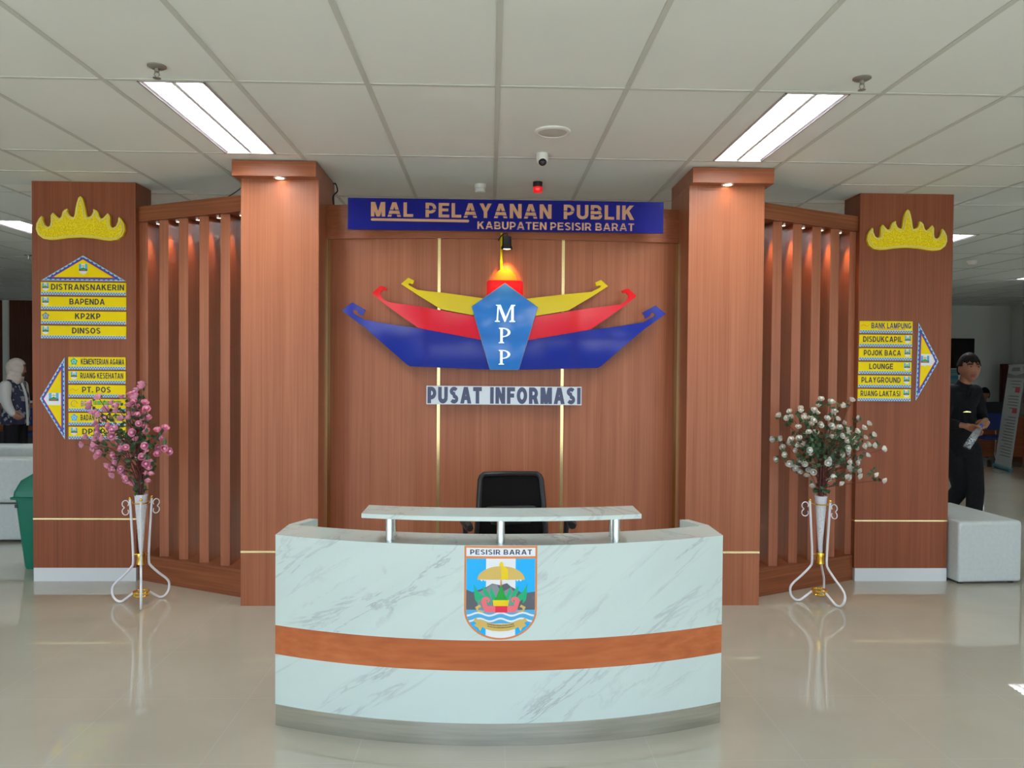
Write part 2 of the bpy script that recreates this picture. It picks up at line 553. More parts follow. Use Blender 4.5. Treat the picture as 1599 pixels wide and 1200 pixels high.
def glyph(ch, t):
    """heavy sans capitals on a unit height: (width, polygons)"""
    key = (ch, t)
    if key in _glyphs:
        return _glyphs[key]
    h = t / 2
    q = t * 0.46                               # half thickness of horizontals
    R = lambda x0, x1, y0, y1: [[(x0, y0), (x1, y0), (x1, y1), (x0, y1)]]
    w_ = 0.72
    if ch == 'I': w_, g = t, R(0, t, 0, 1)
    elif ch == 'L': w_, g = 0.60, R(0, t, 0, 1) + R(0, 0.60, 0, 2 * q)
    elif ch == 'E': w_, g = 0.66, R(0, t, 0, 1) + R(0, 0.66, 0, 2 * q) + R(0, 0.65, 1 - 2 * q, 1) + R(0, 0.60, 0.52 - q, 0.52 + q)
    elif ch == 'F': w_, g = 0.61, R(0, t, 0, 1) + R(0, 0.61, 1 - 2 * q, 1) + R(0, 0.55, 0.50 - q, 0.50 + q)
    elif ch == 'T': w_, g = 0.66, R(0.33 - h, 0.33 + h, 0, 1) + R(0, 0.66, 1 - 2 * q, 1)
    elif ch == 'H': w_, g = 0.74, R(0, t, 0, 1) + R(0.74 - t, 0.74, 0, 1) + R(0, 0.74, 0.52 - q, 0.52 + q)
    elif ch == 'N': w_, g = 0.74, R(0, t, 0, 1) + R(0.74 - t, 0.74, 0, 1) + [[(0, 1), (0.74 - t * 1.05, 0), (0.74, 0), (t * 1.05, 1)]]
    elif ch == 'M':
        w_ = 0.88
        g = R(0, t, 0, 1) + R(0.88 - t, 0.88, 0, 1) + [[(0, 1), (0.44 - h * 0.95, 0), (0.44 + h * 0.95, 0), (t * 1.25, 1)], [(0.88, 1), (0.44 + h * 0.95, 0), (0.44 - h * 0.95, 0), (0.88 - t * 1.25, 1)]]
    elif ch == 'A':
        w_ = 0.84
        g = [[(0, 0), (t * 1.08, 0), (0.42 + h * 0.75, 1), (0.42 - h * 1.15, 1)], [(0.84, 0), (0.84 - t * 1.08, 0), (0.42 - h * 0.75, 1), (0.42 + h * 1.15, 1)]] + R(0.17, 0.67, 0.21, 0.21 + 2 * q)
    elif ch == 'Y':
        w_ = 0.76
        g = R(0.38 - h, 0.38 + h, 0, 0.45) + [[(0, 1), (t * 1.15, 1), (0.38 + h, 0.42), (0.38 - h, 0.42)], [(0.76, 1), (0.76 - t * 1.15, 1), (0.38 - h, 0.42), (0.38 + h, 0.42)]]
    elif ch == 'K':
        w_ = 0.76
        g = R(0, t, 0, 1) + [[(t * 0.8, 0.28), (t * 0.8, 0.58), (0.73 - t * 1.25, 1), (0.73, 1)], [(0.24, 0.56), (0.40, 0.72), (0.76, 0), (0.76 - t * 1.22, 0)]]
    elif ch in 'PRB':
        w_ = {'P': 0.67, 'R': 0.74, 'B': 0.73}[ch]
        xr = 0.67 if ch == 'P' else 0.69 if ch == 'R' else 0.68
        lo = {'P': 0.36, 'R': 0.40, 'B': 0.46}[ch]
        ry = (1 - lo) / 2 + q / 2
        cyb = lo - q + ry
        g = R(0, t, 0, 1) + strip2([(t * 0.5, 1 - q), (xr - ry, 1 - q)] + ell(xr - ry, cyb, ry - h, ry - q, 90, -90)[1:] + [(t * 0.5, lo)], 2 * q)
        if ch == 'R':
            g += [[(0.30, lo), (0.30 + t * 1.1, lo), (0.74, 0), (0.74 - t * 1.2, 0)]]
        if ch == 'B':
            r2 = (lo + q) / 2 + 0.0
            g += strip2([(t * 0.5, lo), (0.73 - r2, lo)] + ell(0.73 - r2, r2, r2 - h, r2 - q, 90, -90)[1:] + [(t * 0.5, q)], 2 * q)
    elif ch == 'D': w_, g = 0.74, R(0, t, 0, 1) + strip2([(t * 0.5, 1 - q), (0.30, 1 - q)] + ell(0.30, 0.5, 0.44 - h, 0.5 - q, 90, -90, 14)[1:] + [(t * 0.5, q)], 2 * q)
    elif ch == 'O': w_, g = 0.80, strip2(ell(0.40, 0.5, 0.40 - h, 0.5 - q, 0, 360, 28)[:-1], t * 0.97, True)
    elif ch == 'C': w_, g = 0.76, strip2(ell(0.40, 0.5, 0.40 - h, 0.5 - q, 42, 318, 22), t * 0.97)
    elif ch == 'G': w_, g = 0.79, strip2(ell(0.40, 0.5, 0.40 - h, 0.5 - q, 42, 330, 22), t * 0.97) + R(0.79 - t, 0.79, 0.12, 0.52) + R(0.42, 0.79, 0.52 - 2 * q, 0.52)
    elif ch == 'U': w_, g = 0.73, R(0, t, 0.36, 1) + R(0.73 - t, 0.73, 0.36, 1) + strip2([(h, 0.38)] + ell(0.365, 0.36, 0.365 - h, 0.36 - q, 180, 360, 14), t)
    elif ch == 'J': w_, g = 0.56, R(0.56 - t, 0.56, 0.30, 1) + strip2([(0.56 - h, 0.32)] + ell(0.28, 0.30, 0.28 - h, 0.30 - q, 0, -180, 12), t)
    elif ch == 'S':
        w_ = 0.68
        pts = ell(0.34, 0.74, 0.34 - h, 0.26 - q * 0.9, 28, 262, 12) + ell(0.34, 0.27, 0.34 - h, 0.27 - q * 0.9, 82, -152, 12)
        g = strip2(pts, 1.9 * q)
    elif ch == '2': w_, g = 0.62, R(0, 0.62, 0, 2 * q) + strip2(ell(0.31, 0.70, 0.31 - h, 0.30 - q, 165, -38, 12) + [(0.14, q * 1.6)], 2 * q)
    elif ch == '.': w_, g = t * 1.1, R(0, t * 1.1, 0, t * 1.05)
    else: raise ValueError(ch)
    _glyphs[key] = (w_, [[Vector(p) for p in poly] for poly in g])
    return _glyphs[key]


def layout(text, x0, x1, z0, z1, bold=0.2, gap=0.13, space=0.34):
    """places the characters in the box; gives [(ch, polygons, xa, xb)]"""
    items, x = [], 0.0
    for ch in text:
        if ch == ' ':
            x += space
            continue
        w_, g = glyph(ch, bold)
        items.append((ch, [[Vector((v.x + x, v.y)) for v in p] for p in g], x, x + w_))
        x += w_ + gap
    sx, sz = (x1 - x0) / (x - gap), (z1 - z0)
    return [(c, [[(x0 + v.x * sx, z0 + v.y * sz) for v in p] for p in g], x0 + xa * sx, x0 + xb * sx) for c, g, xa, xb in items]


def text_mb(text, x0, x1, z0, z1, y, t=0.0015, bold=0.2, gap=0.13, space=0.34):
    """raised lettering standing on a surface facing -y (t = 0: flat)"""
    mb = MB()
    for ch, polys, xa, xb in layout(text, x0, x1, z0, z1, bold, gap, space):
        for i, p in enumerate(polys):                # a hair apart so that crossing strokes never share a plane
            if t:
                mb.prism([(x, y, z) for x, z in p], (0, -t - i * 0.00003, 0))
            else:
                mb.face([(x, y, z) for x, z in p])
    return mb


def skinned(verts, edges, root=0, sub=2):
    """grow a limb surface over a skeleton; verts (x, y, z, radius). returns (verts, faces)"""
    me = bpy.data.meshes.new('skel')
    me.from_pydata([v[:3] for v in verts], edges, [])
    ob = bpy.data.objects.new('skel', me)
    COL.objects.link(ob)
    md = ob.modifiers.new('s', 'SKIN')
    md.use_smooth_shade = True
    for i, v in enumerate(verts):
        sv = me.skin_vertices[0].data[i]
        r = v[3]
        sv.radius = r if isinstance(r, tuple) else (r, r)
        sv.use_root = (i == root)
    sb = ob.modifiers.new('u', 'SUBSURF')
    sb.levels = sb.render_levels = sub
    bpy.context.view_layer.update()
    ev = ob.evaluated_get(bpy.context.evaluated_depsgraph_get())
    em = ev.to_mesh()
    vs = [tuple(v.co) for v in em.vertices]
    fs = [tuple(p.vertices) for p in em.polygons]
    ev.to_mesh_clear()
    bpy.data.objects.remove(ob)
    bpy.data.meshes.remove(me)
    return vs, fs


def limbs(verts, edges, k=1.0):
    """tapered round-ended limbs along a skeleton, one closed piece per bone"""
    out_ = []
    for a, b in edges:
        A, B = Vector(verts[a][:3]), Vector(verts[b][:3])
        ra, rb = verts[a][3] * k, verts[b][3] * k
        d = (B - A).normalized()
        rows = []
        for i in range(1, 6):
            t = PI / 2 * i / 5
            rows.append((A - d * ra * math.cos(t), ra * math.sin(t)))
        for i in range(5):
            t = PI / 2 * i / 5
            rows.append((B + d * rb * math.sin(t), rb * math.cos(t)))
        mb = MB()
        mb.tube([A - d * ra * 0.999] + [r[0] for r in rows] + [B + d * rb * 0.999], [ra * 0.06] + [r[1] for r in rows] + [rb * 0.06], 20)
        bmesh.ops.recalc_face_normals(mb.bm, faces=mb.bm.faces)
        mb.bm.verts.index_update()
        out_.append(([tuple(v.co) for v in mb.bm.verts], [tuple(v.index for v in f.verts) for f in mb.bm.faces]))
        mb.bm.free()
    return out_


def fused(pieces, voxel, smooth=2):
    """join closed pieces into one continuous surface"""
    vs, fs = [], []
    for v, f in pieces:
        o = len(vs)
        vs += v
        fs += [tuple(i + o for i in q) for q in f]
    me = bpy.data.meshes.new('fuse')
    me.from_pydata(vs, [], fs)
    bm = bmesh.new()
    bm.from_mesh(me)
    bmesh.ops.recalc_face_normals(bm, faces=bm.faces)
    bm.to_mesh(me)
    bm.free()
    ob = bpy.data.objects.new('fuse', me)
    COL.objects.link(ob)
    md = ob.modifiers.new('r', 'REMESH')
    md.mode = 'VOXEL'
    md.voxel_size = voxel
    sm = ob.modifiers.new('m', 'SMOOTH')
    sm.factor = 0.5
    sm.iterations = smooth
    bpy.context.view_layer.update()
    ev = ob.evaluated_get(bpy.context.evaluated_depsgraph_get())
    em = ev.to_mesh()
    rv_, rf = [tuple(v.co) for v in em.vertices], [tuple(p.vertices) for p in em.polygons]
    ev.to_mesh_clear()
    bpy.data.objects.remove(ob)
    bpy.data.meshes.remove(me)
    return rv_, rf


def raw(name, vs, fs, mats, parent, pick=None, local=True):
    me = bpy.data.meshes.new(name)
    me.from_pydata(vs, [], fs)
    for q in mats:
        me.materials.append(q)
    me.polygons.foreach_set('use_smooth', [True] * len(me.polygons))
    if pick:
        for p in me.polygons:
            p.material_index = pick(p.center)
    me.update()
    o = bpy.data.objects.new(name, me)
    COL.objects.link(o)
    if parent is not None:
        o.parent = parent
        ORG[o.name] = ORG.get(parent.name, Vector((0, 0, 0)))
    return o


def bezier(pts, n=10):
    """smooth path through points (Catmull-Rom)"""
    P = [Vector(p) for p in pts]
    P = [P[0] * 2 - P[1]] + P + [P[-1] * 2 - P[-2]]
    o = []
    for i in range(1, len(P) - 2):
        for k in range(n):
            t = k / n
            a, b, c, d = P[i - 1], P[i], P[i + 1], P[i + 2]
            o.append(0.5 * ((2 * b) + (c - a) * t + (2 * a - 5 * b + 4 * c - d) * t * t + (3 * b - a - 3 * c + d) * t ** 3))
    o.append(P[-2])
    return o


CEIL = 2.872
FRONT = -2.6       # plane of the glazed entrance front behind the camera
CX = 0.02          # middle of the wooden partition

# ================================================================== the room
mb = MB(); mb.box(-13, 10.6, FRONT, 16.3, -0.1, 0.0)
struct(mb, 'floor', M['floor'])
mb = MB(); mb.box(-60, 60, -90, FRONT, -0.25, -0.12)
struct(mb, 'floor_outside', noisy('pavement', (0.36, 0.36, 0.34), (0.44, 0.44, 0.42), (1, 1, 1), 0.9))

# fluorescent fixtures, x, y of the centre
LIGHTS = [(-1.55, 4.183), (1.465, 4.183), (-4.51, 7.71), (4.42, 7.77), (7.44, 9.98),
          (-1.55, 0.58), (1.465, 0.58), (-5.1, 3.0), (5.1, 3.0), (-1.55, 7.5), (1.465, 7.5), (0.0, 7.3)]  # unseen fixtures, added to brighten the hall and the rear ceiling
FW_, FL_ = 0.155, 0.59
holes = [(x - FW_, x + FW_, y - FL_, y + FL_) for x, y in LIGHTS]
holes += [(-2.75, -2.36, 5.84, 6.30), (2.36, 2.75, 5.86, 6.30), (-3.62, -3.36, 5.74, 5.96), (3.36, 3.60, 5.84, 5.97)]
mb = MB()
xs = sorted({-13, 10.6} | {h[i] for h in holes for i in (0, 1)})
ys = sorted({FRONT, 16.3} | {h[i] for h in holes for i in (2, 3)})
for a, b in zip(xs, xs[1:]):
    for c, d in zip(ys, ys[1:]):
        px_, py_ = (a + b) / 2, (c + d) / 2
        if any(h[0] < px_ < h[1] and h[2] < py_ < h[3] for h in holes):
            continue
        mb.face([(a, c, CEIL), (a, d, CEIL), (b, d, CEIL), (b, c, CEIL)])
# tiles cut on the slant beside the two outer columns
for s in (-1, 1):
    mb.face([(s * 2.36, 5.84, CEIL), (s * 2.36, 6.30, CEIL), (s * 2.72, 6.30, CEIL)])
bmesh.ops.remove_doubles(mb.bm, verts=mb.bm.verts, dist=1e-5)
struct(mb, 'ceiling', M['tile'])
mb = MB(); mb.box(-13, 10.6, FRONT, 16.3, 3.02, 3.1)
struct(mb, 'ceiling_slab', M['tile'])
mb = MB()                                            # added boards whose extra-white colour stands in for lit openings by the outer columns
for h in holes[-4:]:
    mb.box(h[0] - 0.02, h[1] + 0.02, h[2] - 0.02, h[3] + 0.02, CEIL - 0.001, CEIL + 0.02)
struct(mb, 'ceiling_bright_gap', principled('bright_gap_white', (0.93, 0.93, 0.88), 0.7))
# suspended grid: main bars run away from the camera, cross bars between
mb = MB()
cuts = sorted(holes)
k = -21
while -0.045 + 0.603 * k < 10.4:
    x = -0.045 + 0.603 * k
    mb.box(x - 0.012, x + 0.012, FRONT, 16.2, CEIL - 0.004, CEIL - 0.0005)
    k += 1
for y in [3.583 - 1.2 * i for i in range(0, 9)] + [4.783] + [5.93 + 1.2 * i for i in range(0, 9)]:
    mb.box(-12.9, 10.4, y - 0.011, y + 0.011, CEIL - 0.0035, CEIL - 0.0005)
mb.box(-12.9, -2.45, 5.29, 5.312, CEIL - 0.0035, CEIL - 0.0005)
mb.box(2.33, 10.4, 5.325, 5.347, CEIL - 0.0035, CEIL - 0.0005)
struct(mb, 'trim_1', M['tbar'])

mb = MB(); mb.box(-13.2, -13, FRONT, 16.3, 0, 3.0); struct(mb, 'wall_left', M['plaster'])
mb = MB(); mb.prism([(9.55, FRONT, 0), (9.55, 12.8, 0), (10.25, 14.9, 0), (10.45, 14.9, 0), (10.45, FRONT, 0)], (0, 0, 3.0)); struct(mb, 'wall_right', M['plaster'])
mb = MB(); mb.box(-13, -6.4, 16.0, 16.3, 0, 3.0); struct(mb, 'wall_back_left', M['dark_wood'])
mb = MB(); mb.box(-6.4, 10.4, 14.9, 15.2, 0, 3.0); struct(mb, 'wall_back', M['plaster'])
mb = MB(); mb.box(-10.03, -9.93, 15.94, 16.0, 0, 2.87); struct(mb, 'trim_2', M['plaster'])
# entrance front behind the camera: glazed bays between mullions
mb = MB()
mb.box(-13, 10.6, FRONT - 0.2, FRONT, 2.75, 3.0)
mb.box(-13, 10.6, FRONT - 0.15, FRONT - 0.05, 2.05, 2.11)
for x in (-13, -10.5, -8, -6.0, -4.2, -2.4, -1.15, 1.35, 2.6, 4.4, 6.2, 8.0, 9.2):
    mb.box(x - 0.045, x + 0.045, FRONT - 0.15, FRONT - 0.05, 0, 2.75)
for x in (-7.0, -3.3, 3.5, 7.1):
    mb.box(x - 0.2, x + 0.2, FRONT - 0.4, FRONT, 0, 3.0)
struct(mb, 'wall_front', M['plaster'])
# white tiled pier at the right edge of the picture
mb = MB(); mb.box(7.62, 8.1, 10.2, 10.75, 0, CEIL)
struct(mb, 'wall_pier', M['skirting'])

# ================================================================== light fixtures
def fixture(label, x, y, real, group):
    t = thing('ceiling_light', label, 'ceiling light', (x, y, CEIL), group)
    z = CEIL
    mb = MB()
    for s in (-1, 1):
        mb.box(x + s * FW_ - 0.009 * (s > 0), x + s * FW_ + 0.009 * (s < 0), y - FL_, y + FL_, z - 0.006, z + 0.075)
        mb.box(x - FW_, x + FW_, y + s * FL_ - 0.008 * (s > 0), y + s * FL_ + 0.008 * (s < 0), z - 0.006, z + 0.075)
    mb.build('rim', M['rim'], t)
    mb = MB()
    mb.box(x - FW_ + 0.009, x + FW_ - 0.009, y - FL_ + 0.008, y + FL_ - 0.008, z + 0.066, z + 0.074)
    mb.box(x - 0.006, x + 0.006, y - FL_ + 0.01, y + FL_ - 0.01, z + 0.0, z + 0.066)
    mb.build('reflector', M['reflector'], t)
    for s in (-1, 1):
        mb = MB()
        for k in range(1, 15):
            yy = y - FL_ + k * 2 * FL_ / 15
            mb.box(x + s * 0.072 - 0.06, x + s * 0.072 + 0.06, yy - 0.0015, yy + 0.0015, z + 0.002, z + 0.028)
        for e in (-0.062, 0.062):
            mb.box(x + s * 0.072 + e - 0.001, x + s * 0.072 + e + 0.001, y - FL_ + 0.01, y + FL_ - 0.01, z + 0.002, z + 0.028)
        mb.build('louver_grille', M['reflector'], t)
        MB().tube([(x + s * 0.072, y - FL_ + 0.02, z + 0.045), (x + s * 0.072, y + FL_ - 0.02, z + 0.045)], 0.016, 8).build('tube', M['tube'], t, smooth=True)


LL = ['lit twin-tube ceiling light above the left capped wooden pillar', 'lit twin-tube ceiling light above the right capped wooden pillar',
      'lit ceiling light far off, left of the left outer column', 'lit ceiling light far off, just right of the right outer column',
      'small distant ceiling light at the right edge of the picture']
for i, (x, y) in enumerate(LIGHTS):
    fixture(LL[i] if i < 5 else 'added twin-tube ceiling light outside the view, brightening the hall', x, y, True, 'recessed fluorescent ceiling lights')


# ================================================================== wooden partition with curved face
def arc_y(x):
    return 5.165 + (x - CX) ** 2 / 15.0


def arc_panel(mb, x0, x1, z0, z1, off, depth, n=10):
    xs_ = [x0 + (x1 - x0) * i / n for i in range(n + 1)]
    fr = [(x, arc_y(x) + off) for x in xs_]
    pts = [(x, y, z0) for x, y in fr] + [(x, y + depth, z0) for x, y in fr[::-1]]
    return mb.prism(pts, (0, 0, z1 - z0))


pw = thing('panelled_partition', 'curved brown wood-panelled partition behind the reception desk, with gold strips', 'partition', (CX, 5.2, 0))
for x0, x1 in ((-1.205 + CX, -0.43), (-0.41, 0.41), (0.43, 1.205 + CX)):
    arc_panel(MB(), x0, x1, 0, 2.62, 0.025, 0.05).build('panel', M['wood'], pw)
for x0, x1 in ((-0.43, -0.41), (0.41, 0.43)):
    arc_panel(MB(), x0, x1, 0, 2.433, 0.0225, 0.03, 1).build('gold_strip', M['gold'], pw)
for s in (-1, 1):
    a, b = sorted((CX + s * 1.215 - s * 0.006, CX + s * 1.185))
    arc_panel(MB(), a, b, 0, 2.433, 0.018, 0.006, 1).build('gold_strip', M['gold'], pw)
arc_panel(MB(), -1.205 + CX, 1.205 + CX, 2.433, 2.662, 0.0, 0.1, 24).build('top_beam', M['wood_x'], pw)


def add_spot(name, loc, parent, power, size=70, blend=0.6, color=(1.0, 0.62, 0.30), rad=0.02, target=None):
    ld = bpy.data.lights.new(name, 'SPOT')
    ld.energy = power
    ld.color = color
    ld.spot_size = math.radians(size)
    ld.spot_blend = blend
    ld.shadow_soft_size = rad
    o = bpy.data.objects.new(name, ld)
    COL.objects.link(o)
    org = ORG[parent.name]
    o.location = Vector(loc) - org
    if target is not None:
        o.rotation_euler = (Vector(target) - Vector(loc)).to_track_quat('-Z', 'Y').to_euler()
    o.parent = parent
    return o


# square pillars with an overhanging cap and a recessed lamp
for s, side, rz in ((-1, 'left', 0), (1, 'right', 0)):
    xi, xo = CX + s * 1.205, CX + s * 1.703
    a, b = sorted((xi, xo))
    t = thing('pillar', f'square wood-clad pillar with overhanging cap at the {side} end of the curved partition', 'pillar',
              ((a + b) / 2, 5.25, 0), 'capped pillars beside the partition', kind='thing')
    MB().box(a, b, 5.0, 5.5, 0, 0.347).box(a, b, 5.0, 5.5, 0.36, 2.768).build('shaft', M['wood'], t)
    MB().box(a - 0.001, b + 0.001, 4.999, 5.5, 0.347, 0.36).build('gold_strip', M['gold'], t)
    c, d = sorted((xi, xo + s * 0.032))
    MB().box(c, d, 4.918, 5.5, 2.768, CEIL - 0.006).build('cap', M['wood_x'], t, bevel=0.002)
    lx = (a + b) / 2 - s * 0.01
    dl = MB().lathe([(0.040, 0.0), (0.040, -0.004), (0.028, -0.005), (0.026, 0.0)], (lx, 4.958, 2.768), 20).build('downlight', M['white_plastic'], t, smooth=True)
    MB().lathe([(0.026, 0), (0.020, -0.004), (0.001, -0.006)], (lx, 4.958, 2.767), 16).build('lamp', M['bulb'], dl, smooth=True)
    add_spot('pillar_lamp', (lx, 4.955, 2.752), t, SPOT_W * 0.14, 110, 1.0, (1.0, 0.70, 0.42), 0.025, (lx, 4.99, 1.5))

# slatted screens running back from the pillars to the outer columns
SX = [(2.64, 2.575), (2.455, 2.39), (2.283, 2.218), (2.108, 2.043), (1.933, 1.868)]


def scr_y(x):        # front line of the screen, x measured from the partition's middle
    return 5.155 + (abs(x) - 1.703) * 0.492


for s, side, flank in ((-1, 'left', 'pink'), (1, 'right', 'white')):
    t = thing('slat_screen', f'open wooden screen of upright fins behind the {flank} flower stand', 'screen', (CX + s * 2.17, 5.4, 0), 'slatted screens')
    X = lambda q: CX + s * q
    pa, pb = Vector((X(1.705), scr_y(1.705), 0)), Vector((X(2.634), scr_y(2.634), 0))
    if s < 0: pa, pb = pb, pa
    ln = (pb - pa).length
    ang = math.atan2(pb.y - pa.y, pb.x - pa.x)
    ca, sa = math.cos(ang), math.sin(ang)
    for z0, z1, nm in ((2.597, 2.705, 'top_beam'), (0.0, 0.187, 'sill_beam')):
        mb = MB()                                      # drawn along its own length, ends cut parallel to the room
        e = 0.30
        mb.prism([(0, 0, z0), (ln, 0, z0), (ln + e * sa, e * ca, z0), (e * sa, e * ca, z0)], (0, 0, z1 - z0))
        o = mb.build(nm, M['wood_dark_x'], t, local=True)
        o.location = pa - ORG[t.name]
        o.rotation_euler = (0, 0, ang)
    for i, (xo, xi) in enumerate(SX):
        y = scr_y((xo + xi) / 2) + 0.035
        a, b = sorted((X(xo), X(xi)))
        MB().box(a, b, y, y + 0.235, 0.187, 2.597).build('fin', M['wood'], t, bevel=0.0015)
    edges = [(2.575, 2.455), (2.39, 2.283), (2.218, 2.108), (2.043, 1.933), (1.868, 1.706)]
    for i, (xo, xi) in enumerate(edges):
        xm = (xo + xi) / 2 if i < 4 else 1.80
        y = scr_y(xm) + 0.115
        lp = MB().lathe([(0.024, 0), (0.024, -0.006), (0.017, -0.007), (0.016, -0.002)], (X(xm), y, 2.597), 14).build('spotlight', M['chrome'], t, smooth=True)
        MB().lathe([(0.016, -0.001), (0.011, -0.005), (0.001, -0.006)], (X(xm), y, 2.597), 12).build('lamp', M['bulb'], lp, smooth=True)
        add_spot('fin_lamp', (X(xm), y, 2.585), t, SPOT_W * (2.0 if s > 0 else 1.4), 62, 0.8, (1.0, 0.50, 0.17), 0.012, (X(xm) - 0.012, y + 0.01, 1.0))

# outer columns
for s, side, what in ((-1, 'left', 'with ten yellow signs'), (1, 'right', 'with six yellow signs')):
    a, b = (CX - 3.368, CX - 2.636) if s < 0 else (CX + 2.622, CX + 3.322)
    t = thing('column', f'wide wood-clad column {what}, at the {side} end of the slat screen', 'column', ((a + b) / 2, 5.7, 0), 'outer columns', kind='thing')
    MB().box(a, b, 5.58, 5.83, 0.097, 0.445).box(a, b, 5.58, 5.83, 0.456, CEIL - 0.002).build('cladding', M['wood_red'], t)
    MB().box(a - 0.001, b + 0.001, 5.579, 5.83, 0.445, 0.456).build('gold_strip', M['gold'], t)
    MB().box(a + 0.004, b - 0.002, 5.576, 5.83, 0, 0.097).build('plinth', M['skirting'], t)

# ================================================================== crown ornaments
CP = [(600, 690), (480, 710), (400, 716), (310, 702), (250, 655), (224, 590), (230, 520), (258, 462), (290, 426), (300, 440), (303, 480), (330, 540),
      (365, 560), (393, 545), (403, 500), (402, 420), (428, 383), (455, 412), (480, 440), (510, 452), (530, 430), (545, 372), (570, 345), (600, 333),
      (602, 370), (625, 415), (650, 430), (680, 435), (690, 400), (700, 330), (715, 260), (735, 200), (757, 179)]
CP = CP + [(1514 - x, y) for x, y in CP[-2::-1]] + [(757, 680)]


def inset(pts, d):
    o = []
    n = len(pts)
    area = sum(pts[i][0] * pts[(i + 1) % n][1] - pts[(i + 1) % n][0] * pts[i][1] for i in range(n))
    sg = 1 if area > 0 else -1
    for i in range(n):
        p, q, r = Vector(pts[i - 1]), Vector(pts[i]), Vector(pts[(i + 1) % n])
        d1, d2 = (q - p).normalized(), (r - q).normalized()
        nrm = Vector((-(d1.y + d2.y), d1.x + d2.x)) * sg
        if nrm.length < 0.5:
            nrm = Vector((-d2.y, d2.x)) * sg
        nrm.normalize()
        o.append(q + nrm * d)
    return o


for s, cx, zt, side, k in ((-1, -2.995, 2.762, 'left', 0.000583), (1, 2.986, 2.752, 'right', 0.000560)):
    t = thing('crown_ornament', f'yellow crown-shaped plaque high on the {side} outer column', 'ornament', (cx, 5.58, zt - 0.3), 'yellow crown plaques')
    W = [((x - 757) * k + cx, zt - (y - 179) * k) for x, y in CP]
    MB().plate(W, 5.556, 0.0235).build('backing', M['crown_edge'], t)
    ins = inset(W, 0.011)
    MB().plate([tuple(v) for v in ins], 5.5535, 0.004).build('glitter_face', M['glitter'], t)
    MB().tube([(v.x, 5.5525, v.y) for v in inset(W, 0.013)], 0.0035, 6, closed=True).build('rope_edge', M['crown_line'], t, smooth=True)


# ================================================================== little crest used on the signs
def mini_crest(cx, cz, h, y, parent):
    """small regency shield: blue sides, pale middle, dark hills, green mound and red boat"""
    w_ = h * 0.40
    sh = [(-1, 1), (1, 1), (1, -0.35), (0.75, -0.7), (0, -1), (-0.75, -0.7), (-1, -0.35)]
    P = lambda q: [(cx + a * w_, cz + b * h / 2) for a, b in q]
    base = MB().plate(P(sh), y - 0.001, 0.001).build('crest', M['white'], parent)
    mb = MB()
    mb.plate(P([(-1, 1), (-0.45, 1), (-0.45, 0.0), (-1, 0.0)]), y - 0.0014, 0.0004)
    mb.plate(P([(0.45, 1), (1, 1), (1, 0.0), (0.45, 0.0)]), y - 0.0014, 0.0004)
    mb.build('crest_sky', M['print_cyan'], base)
    MB().plate(P([(-1, 0.05), (-0.55, 0.12), (0, 0.3), (0.55, 0.12), (1, 0.05), (1, -0.35), (-1, -0.35)]), y - 0.0016, 0.0004).build('crest_hills', M['charcoal'], base)
    MB().plate(P([(-0.75, 0.05), (-0.3, 0.25), (0, 0.42), (0.3, 0.25), (0.75, 0.05), (0.4, -0.25), (-0.4, -0.25)]), y - 0.0018, 0.0004).build('crest_trees', M['print_leaf'], base)
    MB().plate(P([(-0.45, -0.15), (0.45, -0.15), (0.35, -0.33), (-0.35, -0.33)]), y - 0.002, 0.0004).build('crest_boat', M['print_red'], base)
    MB().plate(P([(-0.6, 0.48), (0, 0.8), (0.6, 0.48)]), y - 0.002, 0.0004).build('crest_parasol', M['print_gold'], base)
    return base


def flower_badge(cx, cz, r, y, parent, mat):
    """round ministry style badge: five-petal outline with a pale heart"""
    pts = [(cx + r * (1 + 0.16 * math.cos(5 * a)) * math.sin(a), cz + r * (1 + 0.16 * math.cos(5 * a)) * math.cos(a)) for a in [2 * PI * i / 40 for i in range(40)]]
    b = MB().plate(pts, y - 0.001, 0.001).build('badge', mat, parent)
    MB().plate([(cx + r * 0.55 * math.sin(a), cz + r * 0.55 * math.cos(a)) for a in [2 * PI * i / 20 for i in range(20)]], y - 0.0014, 0.0004).build('badge_heart', M['light_blue'], b)
    MB().plate([(cx - r * 0.3, cz - r * 0.35), (cx + r * 0.3, cz - r * 0.35), (cx + r * 0.2, cz + r * 0.3), (cx - r * 0.2, cz + r * 0.3)], y - 0.0018, 0.0004).build('badge_mark', mat, b)


PLY = 5.572         # front face of the column signs


